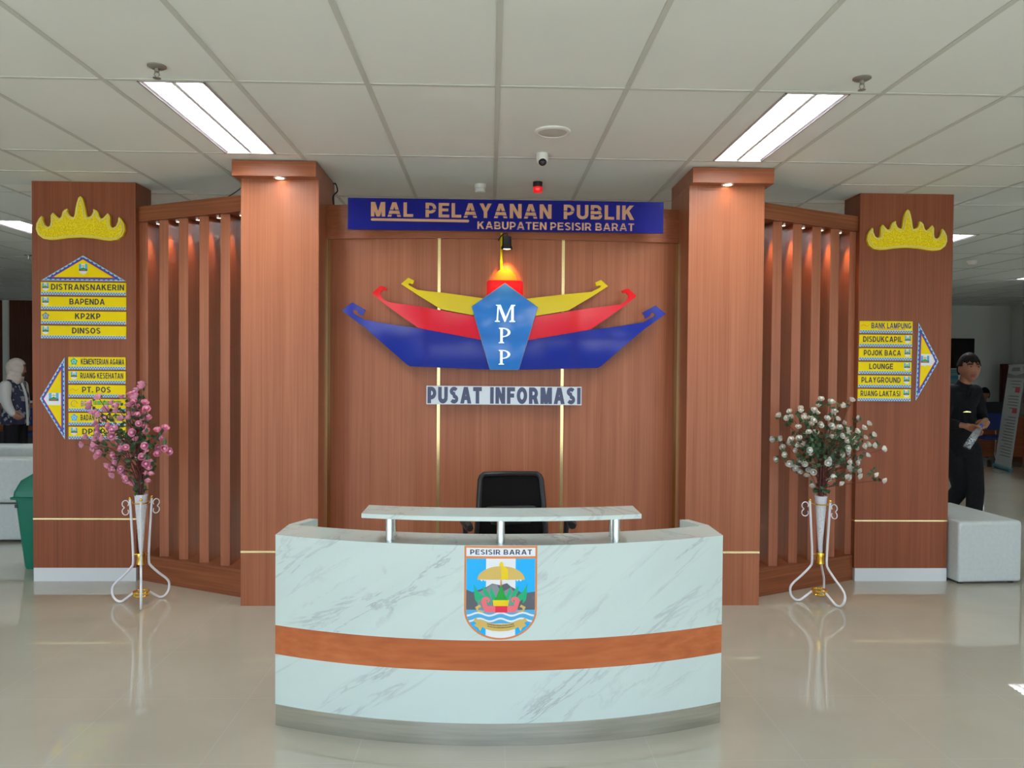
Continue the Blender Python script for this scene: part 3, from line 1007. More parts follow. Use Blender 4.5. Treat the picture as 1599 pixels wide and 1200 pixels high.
def plate_sign(text, x0, x1, z0, z1, where, tx0, tx1, mark, mx, ink='ink', sub=None, tz=(0.40, 0.86)):
    alt = {'BANK LAMPUNG': 'navy lettering', 'PT. POS': 'an orange squiggle mark', 'BPJS': 'grey and green lettering'}.get(text)
    """yellow direction plate: patterned strip below, badge and lettering"""
    t = thing('direction_sign', (f'yellow plate with {alt}, {where}' if alt else f'yellow plate reading {text}, {where}'), 'sign', ((x0 + x1) / 2, 5.58, z0), 'yellow direction plates')
    h = z1 - z0
    MB().box(x0, x1, PLY, 5.5795, z0, z1).build('plate', M['yellow'], t)
    strip = MB().box(x0, x1, PLY - 0.0006, PLY, z0 + 0.001, z0 + h * 0.23).build('patterned_strip', M['light_blue'], t)
    mb = MB()
    n = int(round((x1 - x0) / 0.0185))
    for k in range(n):
        for r_ in (0, 1):
            c = x0 + (k + 0.5 + 0.5 * r_) * (x1 - x0) / n
            zc = z0 + h * (0.165 if r_ == 0 else 0.055)
            if c + 0.005 > x1: continue
            mb.plate([(c - 0.0058, zc), (c, zc + h * 0.055), (c + 0.0058, zc), (c, zc - h * 0.055)], PLY - 0.001, 0.0004)
    mb.build('diamonds', M['print_blue'], strip)
    W = x1 - x0
    text_mb(text, x0 + W * tx0, x0 + W * tx1, z0 + h * tz[0], z0 + h * tz[1], PLY, 0.001, bold=0.2).build('lettering', M[ink], t)
    cx, cz = x0 + W * mx, z0 + h * 0.62
    if mark == 'crest':
        mini_crest(cx, cz, h * 0.62, PLY, t)
    elif mark in ('green', 'grey', 'blue'):
        flower_badge(cx, cz, h * 0.26, PLY, t, M[{'green': 'print_green', 'grey': 'grey_ink', 'blue': 'print_cyan'}[mark]])
    elif mark == 'ring':
        MB().tube([(cx + 0.022 * math.cos(a), PLY - 0.001, cz + 0.022 * math.sin(a)) for a in [2 * PI * i / 20 for i in range(17)]], 0.0015, 5).build('badge', M['grey_ink'], t)
    elif mark == 'swoosh':
        MB().tube(bezier([(cx - 0.03, PLY - 0.001, cz - 0.004), (cx - 0.01, PLY - 0.001, cz + 0.006), (cx + 0.012, PLY - 0.001, cz - 0.006), (cx + 0.03, PLY - 0.001, cz + 0.004)], 6), 0.0018, 5).build('badge', M['print_orange'], t)
    if sub:
        a, b, c, d, mk = sub
        mb = MB()
        xx = x0 + W * a
        rr = random.Random(3)
        while xx < x0 + W * b:                         # a line too small to read
            ww = 0.004 + 0.007 * rr.random()
            mb.box(xx, min(xx + ww, x0 + W * b), PLY - 0.0008, PLY, z0 + h * c, z0 + h * d)
            xx += ww + 0.003
        mb.build('small_print', M[mk], t)
    return t


K = 5.572 / 1194.97
# left column, upper block
for i, (tx, a, b, mk, ik) in enumerate((('DISTRANSNAKERIN', 0.12, 0.98, 'crest', 'ink'), ('BAPENDA', 0.335, 0.75, 'crest', 'ink'),
                                        ('KP2KP', 0.40, 0.70, 'grey', 'ink'), ('DINSOS', 0.365, 0.70, 'crest', 'ink'))):
    z1 = 2.151 - i * 0.1037
    wh = ('uppermost of four, right under the triangle sign', 'second of four under the upright triangle', 'third of four under the upright triangle', 'lowest of four under the upright triangle')[i]
    plate_sign(tx, -3.282, -2.683, z1 - 0.091, z1, 'left column, ' + wh, a, b, mk, 0.055, ik)
# left column, lower block
for i, (tx, a, b, mk, ik, sub) in enumerate((
        ('KEMENTERIAN AGAMA', 0.22, 0.98, 'green', 'ink', None), ('RUANG KESEHATAN', 0.21, 0.96, 'crest', 'ink', None),
        ('PT. POS', 0.24, 0.74, 'swoosh', 'ink', None), ('BPJS', 0.22, 0.42, 'ring', 'grey_ink', (0.44, 0.92, 0.52, 0.86, 'print_leaf')),
        ('BADAN PERTANAHAN', 0.21, 0.95, 'blue', 'ink', None), ('DPMPTSP', 0.24, 0.93, 'crest', 'ink', (0.40, 0.85, 0.26, 0.36, 'ink')))):
    z1 = 1.6175 - i * 0.1003
    wh = ('topmost of six beside the left arrow', 'second of six beside the left arrow', 'third of six beside the left arrow',
          'fourth of six beside the left arrow', 'fifth of six beside the left arrow, half behind pink flowers',
          'last of six beside the left arrow, half behind pink flowers')[i]
    plate_sign(tx, -3.091, -2.687, z1 - 0.089, z1, wh, a, b, mk, 0.10, ik, sub)
# right column
for i, (tx, a, b, mk, ik, sub) in enumerate((
        ('BANK LAMPUNG', 0.22, 0.97, 'swoosh', 'ink_blue', (0.35, 0.86, 0.30, 0.38, 'print_orange')), ('DISDUKCAPIL', 0.07, 0.81, 'crest', 'ink', None),
        ('POJOK BACA', 0.09, 0.79, 'crest', 'ink', None), ('LOUNGE', 0.20, 0.65, 'crest', 'ink', None),
        ('PLAYGROUND', 0.06, 0.80, 'crest', 'ink', None), ('RUANG LAKTASI', 0.05, 0.80, 'crest', 'ink', None))):
    z1 = 1.931 - i * 0.1003
    wh = ('topmost plate on the right column', 'second plate on the right column', 'third plate on the right column', 'fourth plate on the right column',
          'fifth plate on the right column', 'lowest plate on the right column')[i]
    plate_sign(tx, 2.650 - i * 0.001, 3.046 - i * 0.001, z1 - 0.089, z1, wh, a, b, mk, 0.10 if i == 0 else 0.915, ik, sub)


def tri_sign(pts, crest, band, label):
    """triangular pointer: checked blue border, red line, yellow field, crest"""
    cx = sum(p[0] for p in pts) / 3
    t = thing('pointer_sign', label, 'sign', (cx, 5.58, min(p[1] for p in pts)), 'triangular pointers')
    MB().plate(pts, PLY, 0.0075).build('border', M['light_blue'], t)
    c2 = Vector((cx, sum(p[1] for p in pts) / 3))

    def shrink(d):
        n = len(pts)
        ar = sum(pts[i][0] * pts[(i + 1) % n][1] - pts[(i + 1) % n][0] * pts[i][1] for i in range(n))
        sg = 1 if ar > 0 else -1
        lines = []
        for i in range(n):
            p, q = Vector(pts[i]), Vector(pts[(i + 1) % n])
            e = (q - p).normalized()
            nn = Vector((-e.y, e.x)) * sg
            lines.append((p + nn * d, e))
        o = []
        for i in range(n):
            (p, e), (q, f) = lines[i - 1], lines[i]
            den = e.x * f.y - e.y * f.x
            tt = ((q.x - p.x) * f.y - (q.y - p.y) * f.x) / den
            o.append(tuple(p + e * tt))
        return o
    out_, mid_ = shrink(0.004), shrink(0.011)
    bl = MB().plate(shrink(0.0105), PLY - 0.0006, 0.0006).build('blue_line', M['print_blue'], t)
    MB().plate(shrink(0.021), PLY - 0.0010, 0.0004).build('red_line', M['print_red'], t)
    f = MB().plate(shrink(0.025), PLY - 0.0014, 0.0004).build('field', M['yellow'], t)
    mb = MB()
    for i in range(3):                                 # blue dashes on the border
        p, q = Vector(out_[i]), Vector(out_[(i + 1) % 3])
        e = (q - p).normalized()
        nn = Vector((-e.y, e.x))
        ln = (q - p).length
        k = 0.012
        while k < ln - 0.02:
            a = p + e * k
            b = a + e * 0.014
            c3 = (a + b) / 2
            sgn = 1 if (c2 - c3).dot(nn) > 0 else -1
            mb.plate([tuple(a), tuple(b), tuple(b + nn * sgn * 0.006), tuple(a + nn * sgn * 0.006)], PLY - 0.0005, 0.0005)
            k += 0.034
    mb.build('dashes', M['print_blue'], t)
    if band:
        x0, x1, z0, z1 = band
        inn = [Vector(p) for p in shrink(0.025)]
        b2 = MB()
        tip = min(inn, key=lambda p: abs(p.y - (z0 + z1) / 2))
        far_x = [p.x for p in inn if p is not tip][0]
        sl = (max(p.y for p in inn) - tip.y) / (far_x - tip.x)
        hz = (z1 - z0) / 2
        zc = (z0 + z1) / 2
        b2.plate([(tip.x, tip.y), (tip.x + hz / sl, zc + hz), (far_x, zc + hz), (far_x, zc - hz), (tip.x + hz / sl, zc - hz)], PLY - 0.0018, 0.0004)
        b2.build('white_band', M['white'], t)
    mini_crest(crest[0], crest[1], crest[2], PLY - 0.0019, t)


tri_sign([(-3.279, 2.163), (-2.683, 2.163), (-2.985, 2.343)], (-2.982, 2.245, 0.075), None, 'upright triangular sign above the four plates on the left column')
tri_sign([(-3.292, 1.316), (-3.118, 1.612), (-3.118, 1.025)], (-3.193, 1.316, 0.085), (-3.29, -3.13, 1.272, 1.358), 'triangular arrow sign pointing left on the left column')
tri_sign([(3.246, 1.637), (3.091, 1.922), (3.080, 1.346)], (3.142, 1.640, 0.078), (3.09, 3.24, 1.606, 1.690), 'triangular arrow sign pointing right on the right column')

# ================================================================== name board over the partition
BY = 5.08
t = thing('name_board', 'long dark blue board reading MAL PELAYANAN PUBLIK across the top of the partition', 'sign', (0.03, BY, 2.467))
MB().box(-1.014, 1.074, BY, BY + 0.02, 2.468, 2.674).build('board', M['board_blue'], t, bevel=0.0015)
mb = MB()
for x in (-0.8, 0.0, 0.86):
    mb.tube([(x, BY + 0.02, 2.56), (x, arc_y(x), 2.56)], 0.008, 8)
mb.build('standoff', M['steel'], t)
bx = lambda q: -1.014 + (q - 10) / 1514 * 2.088         # along the board, in units of its close-up
bz = lambda q: 2.674 - q / 160 * 0.206


def stencil(text, x0, x1, z0, z1, cutters, name, gap, space, bold=0.2):
    its = layout(text, x0, x1, z0, z1, bold, gap, space)
    h = z1 - z0
    for word in text.split():
        part_, its = its[:len(word)], its[len(word):]
        mb, br = MB(), MB()
        for ch, polys, xa, xb in part_:
            for i, p in enumerate(polys):
                mb.face([(x, BY - 0.001 - i * 0.00003, z) for x, z in p])
            for q in cutters.get(ch, ()):
                br.box(xa - 0.001, xb + 0.001, BY - 0.0021, BY - 0.0003, z0 + h * (q - 0.028), z0 + h * (q + 0.028))
        o = mb.build(name, M['copper'], t)
        if len(br.bm.verts):
            br.build('stencil_bridge', M['board_blue'], o)


stencil('MAL PELAYANAN PUBLIK', bx(120), bx(1382), bz(94), bz(20), {'A': (0.16, 0.46), 'P': (0.55,), 'B': (0.34, 0.62)}, 'lettering', 0.14, 0.62, 0.215)
stencil('KABUPATEN PESISIR BARAT', bx(628), bx(1382), bz(160 - 9), bz(112), {'A': (0.16, 0.46), 'P': (0.55,), 'B': (0.34, 0.62), 'R': (0.55,)}, 'lettering', 0.13, 0.30, 0.19)
ul = [(bx(124), bz(116)), (bx(120), bz(112)), (bx(120), bz(107)), (bx(124), bz(103)), (bx(584), bz(104)), (bx(588), bz(108)), (bx(588), bz(113)), (bx(584), bz(118))]
MB().plate(ul, BY - 0.0015, 0.0015).build('underline', M['copper'], t)

# ================================================================== emblem on the partition
EY = 5.125
ex = lambda q: 0.0 + (q - 1412) / 5 * 5.125 / 1194.97 + 0.024      # close-up units, mirrored about the middle
ez = lambda q: 2.127 - (q - 425) / 5 * 5.125 / 1194.97
em = thing('wall_emblem', 'winged emblem in blue, red and yellow with a blue pentagon on the partition', 'emblem', (0.024, 5.15, 1.55))
BW = [(148, 648), (228, 583), (333, 640), (306, 686), (290, 676), (272, 664), (270, 652), (257, 640), (240, 640), (233, 652), (240, 668), (325, 716), (470, 741), (600, 760), (740, 778), (1000, 824), (1240, 868), (1306, 1096), (680, 1076), (652, 1060), (320, 772)]
RW = [(380, 513), (443, 453), (468, 457), (498, 470), (488, 488), (463, 486), (446, 502), (445, 522), (470, 556), (508, 578), (740, 608), (1000, 652), (1172, 680), (1230, 864), (1000, 823), (740, 776), (600, 680), (480, 592)]
YW = [(605, 436), (662, 388), (706, 409), (698, 438), (682, 434), (670, 430), (661, 438), (672, 449), (735, 482), (940, 502), (1245, 541), (1160, 608), (1170, 674), (1030, 650), (915, 629), (740, 524)]


def wing(pts, nm, mt, y, th):
    for s in (1, -1):
        W = [(0.024 + s * (ex(a) - 0.024), ez(b)) for a, b in pts]
        MB().plate(W, y, th).build(nm, mt, em)


wing(BW, 'blue_wing', M['blue_wing'], EY, 0.025)
wing(RW, 'red_wing', M['red_wing'], EY + 0.001, 0.025)
wing(YW, 'yellow_wing', M['yellow_wing'], EY + 0.002, 0.025)
zb = lambda q: ez(q)
rb = [(1270, 535), (1270, 418), (1276, 406), (1290, 400), (1534, 400), (1548, 406), (1554, 418), (1554, 535)]
MB().plate([(ex(a), ez(b)) for a, b in rb], EY + 0.003, 0.025).build('red_block', M['red_wing'], em)
dm = [(1412 + 90 * math.cos(a), 398 - 86 * math.sin(a)) for a in [PI * i / 20 for i in range(21)]]
MB().plate([(ex(a), ez(b)) for a, b in dm], EY + 0.003, 0.03).build('orange_dome', M['orange'], em)
MB().box(ex(1382) - 0.0065, ex(1382) + 0.0065, 5.145, 5.165, ez(330), 2.468).build('cable_duct', M['yellow_wing'], em)
pen = [(1412, 425), (1737, 611), (1588, 1093), (1254, 1093), (1158, 606)]
pen = [(1412, 425), (1667, 608), (1522, 1095), (1302, 1095), (1157, 608)]
pb = MB().plate([(ex(a), ez(b)) for a, b in inset(pen, -5)], EY - 0.006, 0.03).build('pentagon_edge', M['grey_ink'], em)
MB().plate([(ex(a), ez(b)) for a, b in pen], EY - 0.010, 0.005).build('pentagon', M['mirror_blue'], em)


def serif_M(cx, z1, w_, h):
    u = lambda a, b: (cx + (a - 0.5) * w_, z1 - h + b * h)
    return [[u(0, 0), u(.24, 0), u(.24, .05), u(.16, .09), u(.19, .80), u(.47, 0), u(.52, 0), u(.80, .82), u(.80, .09), u(.72, .05), u(.72, 0), u(1, 0), u(1, .05), u(.93, .09), u(.93, .91), u(1, .95), u(1, 1), u(.80, 1), u(.53, .28), u(.28, 1), u(.05, 1), u(.05, .95), u(.12, .91), u(.08, .09), u(0, .05)]]


def serif_P(cx, z1, w_, h):
    u = lambda a, b: (cx + (a - 0.5) * w_, z1 - h + b * h)
    stem_ = [u(0, 0), u(.45, 0), u(.45, .05), u(.33, .09), u(.33, .92), u(.33, 1), u(0, 1), u(0, .95), u(.12, .91), u(.12, .09), u(0, .05)]
    o_ = [(.33 + .62 * math.sin(a) * 1.0, .70 + .30 * math.cos(a)) for a in [PI * i / 12 for i in range(13)]]
    i_ = [(.33 + .40 * math.sin(a), .70 + .235 * math.cos(a)) for a in [PI * i / 12 for i in range(13)]]
    return [stem_, [u(*p) for p in o_] + [u(*p) for p in i_[::-1]]]


for nm, fn, zt, zb_, w_ in (('letter', serif_M, 1.985, 1.870, 0.135), ('letter', serif_P, 1.831, 1.728, 0.082), ('letter', serif_P, 1.683, 1.585, 0.082)):
    mb = MB()
    for poly in fn(0.026, zt, w_, zt - zb_):
        mb.plate(poly, EY - 0.014, 0.0045)
    mb.build(nm, M['silver'], em)

# black spot lamp shining down on the emblem
sl = thing('spot_lamp', 'small black spot lamp hanging over the orange dome of the emblem', 'lamp', (0.033, 5.07, 2.34))
MB().lathe([(0.026, 0.088), (0.030, 0.085), (0.030, 0.03), (0.034, 0.022), (0.038, 0.012), (0.038, 0.004), (0.034, 0.0), (0.026, 0.006)], (0.033, 5.07, 2.345), 20).build('housing', M['black'], sl, smooth=True)
MB().lathe([(0.031, 0.004), (0.02, 0.002), (0.001, 0.001)], (0.033, 5.07, 2.347), 16).build('lamp_face', M['bulb'], sl, smooth=True)
MB().tube(bezier([(0.035, 5.07, 2.433), (0.034, 5.075, 2.452), (0.012, 5.09, 2.452), (-0.008, 5.12, 2.438), (-0.022, 5.143, 2.415)], 6), 0.004, 6).build('cable', M['black'], sl, smooth=True)
MB().box(0.028, 0.040, 5.07, 5.17, 2.433, 2.437).build('bracket', M['black'], sl)
add_spot('emblem_lamp', (0.033, 5.085, 2.343), sl, SPOT_W * 4, 66, 0.9, (1.0, 0.50, 0.10), 0.02, (0.03, 5.185, 2.14))

# clear sign under the emblem
t = thing('lettered_sign', 'pale sign reading PUSAT INFORMASI in dark letters under the emblem', 'sign', (0.025, 5.15, 1.315))
MB().box(-0.496, 0.546, 5.138, 5.143, 1.316, 1.440).build('plate', M['sign_white'], t)
wl = layout('PUSAT INFORMASI', -0.489, 0.540, 1.3225, 1.4335, 0.27, 0.13, 0.50)
for word, (xa, xb) in (('PUSAT', (wl[0][2], wl[4][3])), ('INFORMASI', (wl[5][2], wl[-1][3]))):
    text_mb(word, xa, xb, 1.3225, 1.4335, 5.138, 0.001, bold=0.27, gap=0.13).build('lettering', M['ink_blue'], t)
mb = MB()
for x in (-0.47, 0.52):
    mb.tube([(x, 5.143, 1.378), (x, arc_y(x) + 0.03, 1.378)], 0.006, 8)
mb.build('standoff', M['steel'], t)

# ================================================================== reception desk
DR, DX = 2.5, -0.018


def desk_y(x, off=0.0):
    """front face of the curved desk"""
    return 3.122 + DR - math.sqrt((DR - off) ** 2 - (x - DX) ** 2)


def desk_arc(mb, x0, x1, z0, z1, f, b, n=28):
    xs_ = [x0 + (x1 - x0) * i / n for i in range(n + 1)]
    fr = [(x, desk_y(x, f), z0) for x in xs_]
    bk = [(x, desk_y(x, f) + (b - f), z0) for x in xs_[::-1]]
    return mb.prism(fr + bk, (0, 0, z1 - z0))


DT = 0.834
dk = thing('reception_desk', 'curved white marble reception desk with an orange wooden band and steel kick plate', 'desk', (DX, 3.4, 0))
x0, x1 = -0.993, 0.957
desk_arc(MB(), x0, x1, 0.441, DT, 0.0, 0.03).build('upper_panel', M['marble'], dk)
desk_arc(MB(), x0, x1, 0.3145, 0.441, 0.0, 0.03).build('wood_band', M['wood_orange'], dk)
desk_arc(MB(), x0, x1, 0.096, 0.3145, 0.0, 0.03).build('lower_panel', M['marble'], dk)
desk_arc(MB(), x0, x1, 0.0, 0.096, 0.006, 0.03).build('kick_plate', M['steel'], dk)
desk_arc(MB(), x0, x1, DT - 0.025, DT - 0.0005, 0.0305, 0.222).build('counter_top', M['marble'], dk)
for s, xx in ((-1, x0), (1, x1)):
    ye = desk_y(xx)
    mb = MB()
    a, b = (xx, xx + 0.028) if s < 0 else (xx - 0.028, xx)
    mb.box(a, b, ye + 0.03, ye + 0.222, 0.0, DT - 0.025)
    px_ = [(xx, ye + 0.222), (xx - s * 0.062, ye + 0.355), (xx - s * 0.105, ye + 0.345), (xx - s * 0.045, ye + 0.222)]
    mb.prism([(p[0], p[1], 0) for p in px_], (0, 0, DT))
    mb.build('side_panel', M['marble'], dk)
desk_arc(MB(), -0.594, 0.560, 0.943, 0.961, -0.047, 0.150).build('raised_shelf', M['marble'], dk)
for xx in (-0.487, -0.022, 0.466):
    for dy in (0.040, 0.128):
        MB().lathe([(0.0175, 0), (0.0175, 0.004), (0.0165, 0.004), (0.0165, 0.108)], (xx, desk_y(xx) + dy, DT), 20).build('post', M['chrome'], dk, smooth=True)

# regency crest stuck on the desk front
cs = thing('crest_sign', 'shield-shaped crest headed PESISIR BARAT on the front of the reception desk', 'sign', (-0.022, 3.12, 0.445))
CK = 0.000391


def crest_map(zx, zy, lay):
    x = -0.022 + (zx - 533) * CK
    return Vector((x, desk_y(x) - 0.0007 - lay * 0.0004, 0.832 - (zy - 150) * CK))


def crest_layer(name, mat, polys, lay, parent):
    mb = MB()
    for p in polys:
        vs = [mb.bm.verts.new((a, 0, b)) for a, b in p]
        if len(vs) > 4:
            for q in tessellate_polygon([[v.co for v in vs]]):
                mb.bm.faces.new([vs[i] for i in q])
        else:
            mb.bm.faces.new(vs)
    for c in range(160, 920, 40):
        bmesh.ops.bisect_plane(mb.bm, geom=mb.bm.verts[:] + mb.bm.edges[:] + mb.bm.faces[:], plane_co=(c, 0, 0), plane_no=(1, 0, 0))
    for v in mb.bm.verts:
        v.co = crest_map(v.co.x, v.co.z, lay)
    return mb.build(name, mat, parent)


def shield(d):
    l, r, t_ = 152 + d, 917 - d, 150 + d
    pts = [(l, t_), (r, t_), (r, 830)]
    for i in range(1, 24):
        a = PI * i / 24
        pts.append((534.5 + (382.5 - d) * math.cos(a), 830 + (310 - d) * math.sin(a)))
    return pts + [(l, 830)]


mirx = lambda p: [(1067 - a, b) for a, b in p]
rim_ = crest_layer('border', M['print_orange'], [shield(0)], 0, cs)
field = crest_layer('field', M['white'], [shield(20)], 1, cs)
crest_layer('header_line', M['print_orange'], [[(170, 258), (897, 258), (897, 282), (170, 282)]], 2, cs)
tm = text_mb('PESISIR BARAT', 212, 860, -240, -187, 0, 0, bold=0.2, gap=0.14, space=0.34)
for v in tm.bm.verts:
    v.co = crest_map(v.co.x, -v.co.z, 2)
tm.build('lettering', M['ink_blue'], cs)


def arc_x(y, d=20):
    """half width of the shield at height y"""
    return 382.5 - d if y <= 830 else (382.5 - d) * math.sqrt(max(0, 1 - ((y - 830) / (310 - d)) ** 2))


def col_poly(x0, x1, y0):
    top = [(x0, y0), (x1, y0)]
    lo = []
    for i in range(9):
        x = x1 + (x0 - x1) * i / 8
        u_ = abs(x - 534.5) / 362.5
        lo.append((x, 830 + 290 * math.sqrt(max(0, 1 - u_ * u_))))
    return top + lo


crest_layer('sky', M['sky_blue'], [col_poly(173, 380, 282), col_poly(690, 896, 282)], 2, field)
crest_layer('hills', M['charcoal'], [[(173, 610), (240, 637), (300, 612), (380, 585), (445, 545), (500, 556), (533, 562), (600, 540), (640, 575), (690, 602), (750, 640), (820, 642), (896, 632), (896, 826), (173, 826)]], 3, field)
crest_layer('near_hill', M['mid_grey'], [[(300, 640), (380, 595), (445, 552), (500, 562), (540, 640), (640, 585), (700, 660), (720, 826), (290, 826)]], 4, field)
pat = [(290, 506)] + [(538 + 250 * math.cos(a), 506 - 145 * math.sin(a)) for a in [PI - PI * i / 20 for i in range(1, 20)]] + [(788, 506)]
crest_layer('parasol', M['print_gold'], [pat], 4, field)
crest_layer('parasol_panel', M['print_yellow'], [[(540, 362), (575, 365), (608, 400), (612, 506), (540, 506)], [(518, 362), (520, 330), (540, 311), (560, 330), (566, 362)]], 5, field)
crest_layer('parasol_pole', M['print_orange'], [[(530, 506), (546, 506), (546, 580), (530, 580)]], 5, field)
crest_layer('scallops', M['white'], [[(318 + k * 34, 503), (352 + k * 34, 503), (335 + k * 34, 522)] for k in range(13)], 5, field)
fronds = [[(430, 770), (330, 735), (270, 690), (250, 545), (290, 620), (335, 660), (380, 700)], [(430, 770), (395, 700), (352, 640), (345, 570), (385, 610), (420, 660)], [(450, 770), (440, 690), (418, 640), (432, 580), (455, 630), (485, 690)], [(300, 760), (268, 720), (250, 620), (300, 700)]]
crest_layer('fronds', M['print_green'], fronds + [mirx(f) for f in fronds], 5, field)
crest_layer('tree', M['print_leaf'], [[(540, 555), (556, 600), (572, 640), (588, 680), (610, 722), (465, 722), (490, 680), (506, 640), (522, 600)]], 6, field)
crest_layer('house', M['print_yellow'], [[(452, 718), (625, 718), (612, 782), (460, 782)]], 7, field)
boat = [(330, 725), (345, 695), (385, 680), (415, 695), (424, 720), (408, 745), (392, 738), (402, 718), (382, 715), (395, 780), (533, 780), (533, 848), (372, 848), (345, 780)]
crest_layer('boat', M['print_pink'], [boat, mirx(boat)], 8, field)
crest_layer('hull', M['print_red'], [[(480, 782), (605, 782), (605, 848), (480, 848)]], 9, field)
tail = [(268, 792), (318, 765), (332, 792), (304, 800), (300, 822), (372, 838), (330, 850), (288, 836)]
crest_layer('scroll_ends', M['print_gold'], [tail, mirx(tail)], 8, field)
wb = [(534.5 - arc_x(822), 822), (534.5 + arc_x(822), 822)]
lowy = 960
crest_layer('sea', M['print_cyan'], [[(173, 822), (896, 822), (896, 834)] + [(534.5 + arc_x(y), y) for y in (860, 900, 940, 965)] + [(534.5 - arc_x(y), y) for y in (965, 940, 900, 860)] + [(173, 834)]], 5, field)


def wave(y, th, amp):
    hw = arc_x(y + 20) - 6
    up_ = [(534.5 - hw + 2 * hw * i / 60, y + amp * math.cos(2 * PI * i / 20)) for i in range(61)]
    return up_ + [(a, b + th) for a, b in up_[::-1]]


crest_layer('wave', M['white'], [wave(858, 20, 15), wave(918, 20, 15)], 6, field)
rib = [(330, 922), (380, 948), (450, 966), (533, 972), (617, 966), (687, 948), (737, 922), (745, 985), (690, 1022), (617, 1042), (533, 1048), (450, 1042), (377, 1022), (322, 985)]
rt = [(250, 938), (275, 905), (300, 925), (345, 925), (345, 1000), (320, 1050), (300, 1010), (255, 985), (285, 962)]
rb_ = crest_layer('ribbon', M['print_gold'], [rt, mirx(rt), rib], 8, field)
rr = random.Random(5)
sp_ = []
for row in range(2):
    for k in range(22):
        a = 395 + k * 13 + row * 6
        b = 982 + 22 * row - ((a - 533) / 150) ** 2 * 22
        sp_.append([(a, b), (a + 6 + 5 * rr.random(), b), (a + 6, b + 11), (a, b + 11)])
crest_layer('ribbon_print', M['ink'], sp_, 10, rb_)

# ================================================================== office chair behind the desk
oc = thing('office_chair', 'black mesh-backed office chair behind the reception desk', 'chair', (0.095, 4.40, -0.0), rotz=math.radians(7))
mb = MB()
bk = []
def back_pt(u, v):
    """u -1..1 across, v 0..1 up; gently curved back"""
    hw = 0.215 - 0.028 * v
    return Vector((u * hw, 0.24 + 0.05 * v * v + 0.05 * (1 - u * u) * 0.6, 0.53 + v * 0.38))
loop = [back_pt(-1 + 0.06, 0), back_pt(-1, 0.06)] + [back_pt(-1, 0.06 + 0.86 * i / 8) for i in range(1, 9)] + [back_pt(-0.97, 0.965), back_pt(-0.88, 1.0)]
loop += [back_pt(-0.88 + 1.76 * i / 8, 1.0) for i in range(1, 9)] + [back_pt(0.97, 0.965)] + [back_pt(1, 0.92 - 0.86 * i / 8) for i in range(9)] + [back_pt(0.94, 0)]
loop += [back_pt(0.94 - 1.88 * i / 6, 0) for i in range(1, 6)]
MB().tube(loop, 0.016, 8, closed=True).build('back_frame', M['black'], oc, smooth=True, local=True)
mb = MB()
for i in range(12):
    for j in range(12):
        q = [back_pt(-0.97 + 1.94 * (i + a) / 12, 0.02 + 0.96 * (j + b) / 12) for a, b in ((0, 0), (1, 0), (1, 1), (0, 1))]
        mb.face(q)
bmesh.ops.remove_doubles(mb.bm, verts=mb.bm.verts, dist=1e-4)
bmesh.ops.solidify(mb.bm, geom=mb.bm.faces[:], thickness=0.004)
mb.build('mesh_back', noisy('black_mesh', (0.005, 0.0045, 0.004), (0.009, 0.008, 0.007), (300, 300, 300), 0.8, spec=0.1), oc, smooth=True, local=True)
MB().box(-0.24, 0.24, -0.24, 0.24, 0.44, 0.51).build('seat', M['shirt'], oc, local=True, bevel=0.028, bseg=3)
MB().box(-0.16, 0.16, 0.262, 0.285, 0.60, 0.72).build('lumbar_pad', M['black'], oc, local=True, bevel=0.01)
MB().tube([(0, 0.30, 0.66), (0, 0.33, 0.52), (0, 0.26, 0.42), (0, 0.05, 0.41)], 0.022, 8).build('back_bracket', M['black'], oc, local=True, smooth=True)
for s in (-1, 1):
    ar = MB().tube([(s * 0.20, 0.05, 0.43), (s * 0.29, 0.05, 0.46), (s * 0.30, 0.05, 0.66)], 0.016, 8).build('armrest', M['black'], oc, local=True, smooth=True)
    MB().tube(bezier([(s * 0.29, -0.14, 0.672), (s * 0.305, -0.05, 0.685), (s * 0.31, 0.06, 0.685), (s * 0.30, 0.15, 0.672)], 5), [0.02] + [0.026] * 14 + [0.02], 8).build('arm_pad', M['black'], ar, local=True, smooth=True)
MB().lathe([(0.03, 0.08), (0.03, 0.25), (0.018, 0.25), (0.018, 0.44)], (0, 0, 0), 14).build('gas_column', M['black'], oc, local=True, smooth=True)
for k in range(5):
    a = 2 * PI * k / 5 + 0.3
    d = Vector((math.cos(a), math.sin(a), 0))
    lg = MB().tube([(0, 0, 0.10), tuple(d * 0.30 + Vector((0, 0, 0.075)))], [0.024, 0.016], 8).build('foot', M['black'], oc, local=True, smooth=True)
    c = d * 0.29 + Vector((0, 0, 0.028))
    n = Vector((-d.y, d.x, 0))
    MB().tube([tuple(c - n * 0.02), tuple(c + n * 0.02)], 0.028, 14).tube([tuple(c), tuple(c + Vector((0, 0, 0.05)))], 0.008, 6).build('caster', M['rubber'], lg, local=True, smooth=True)

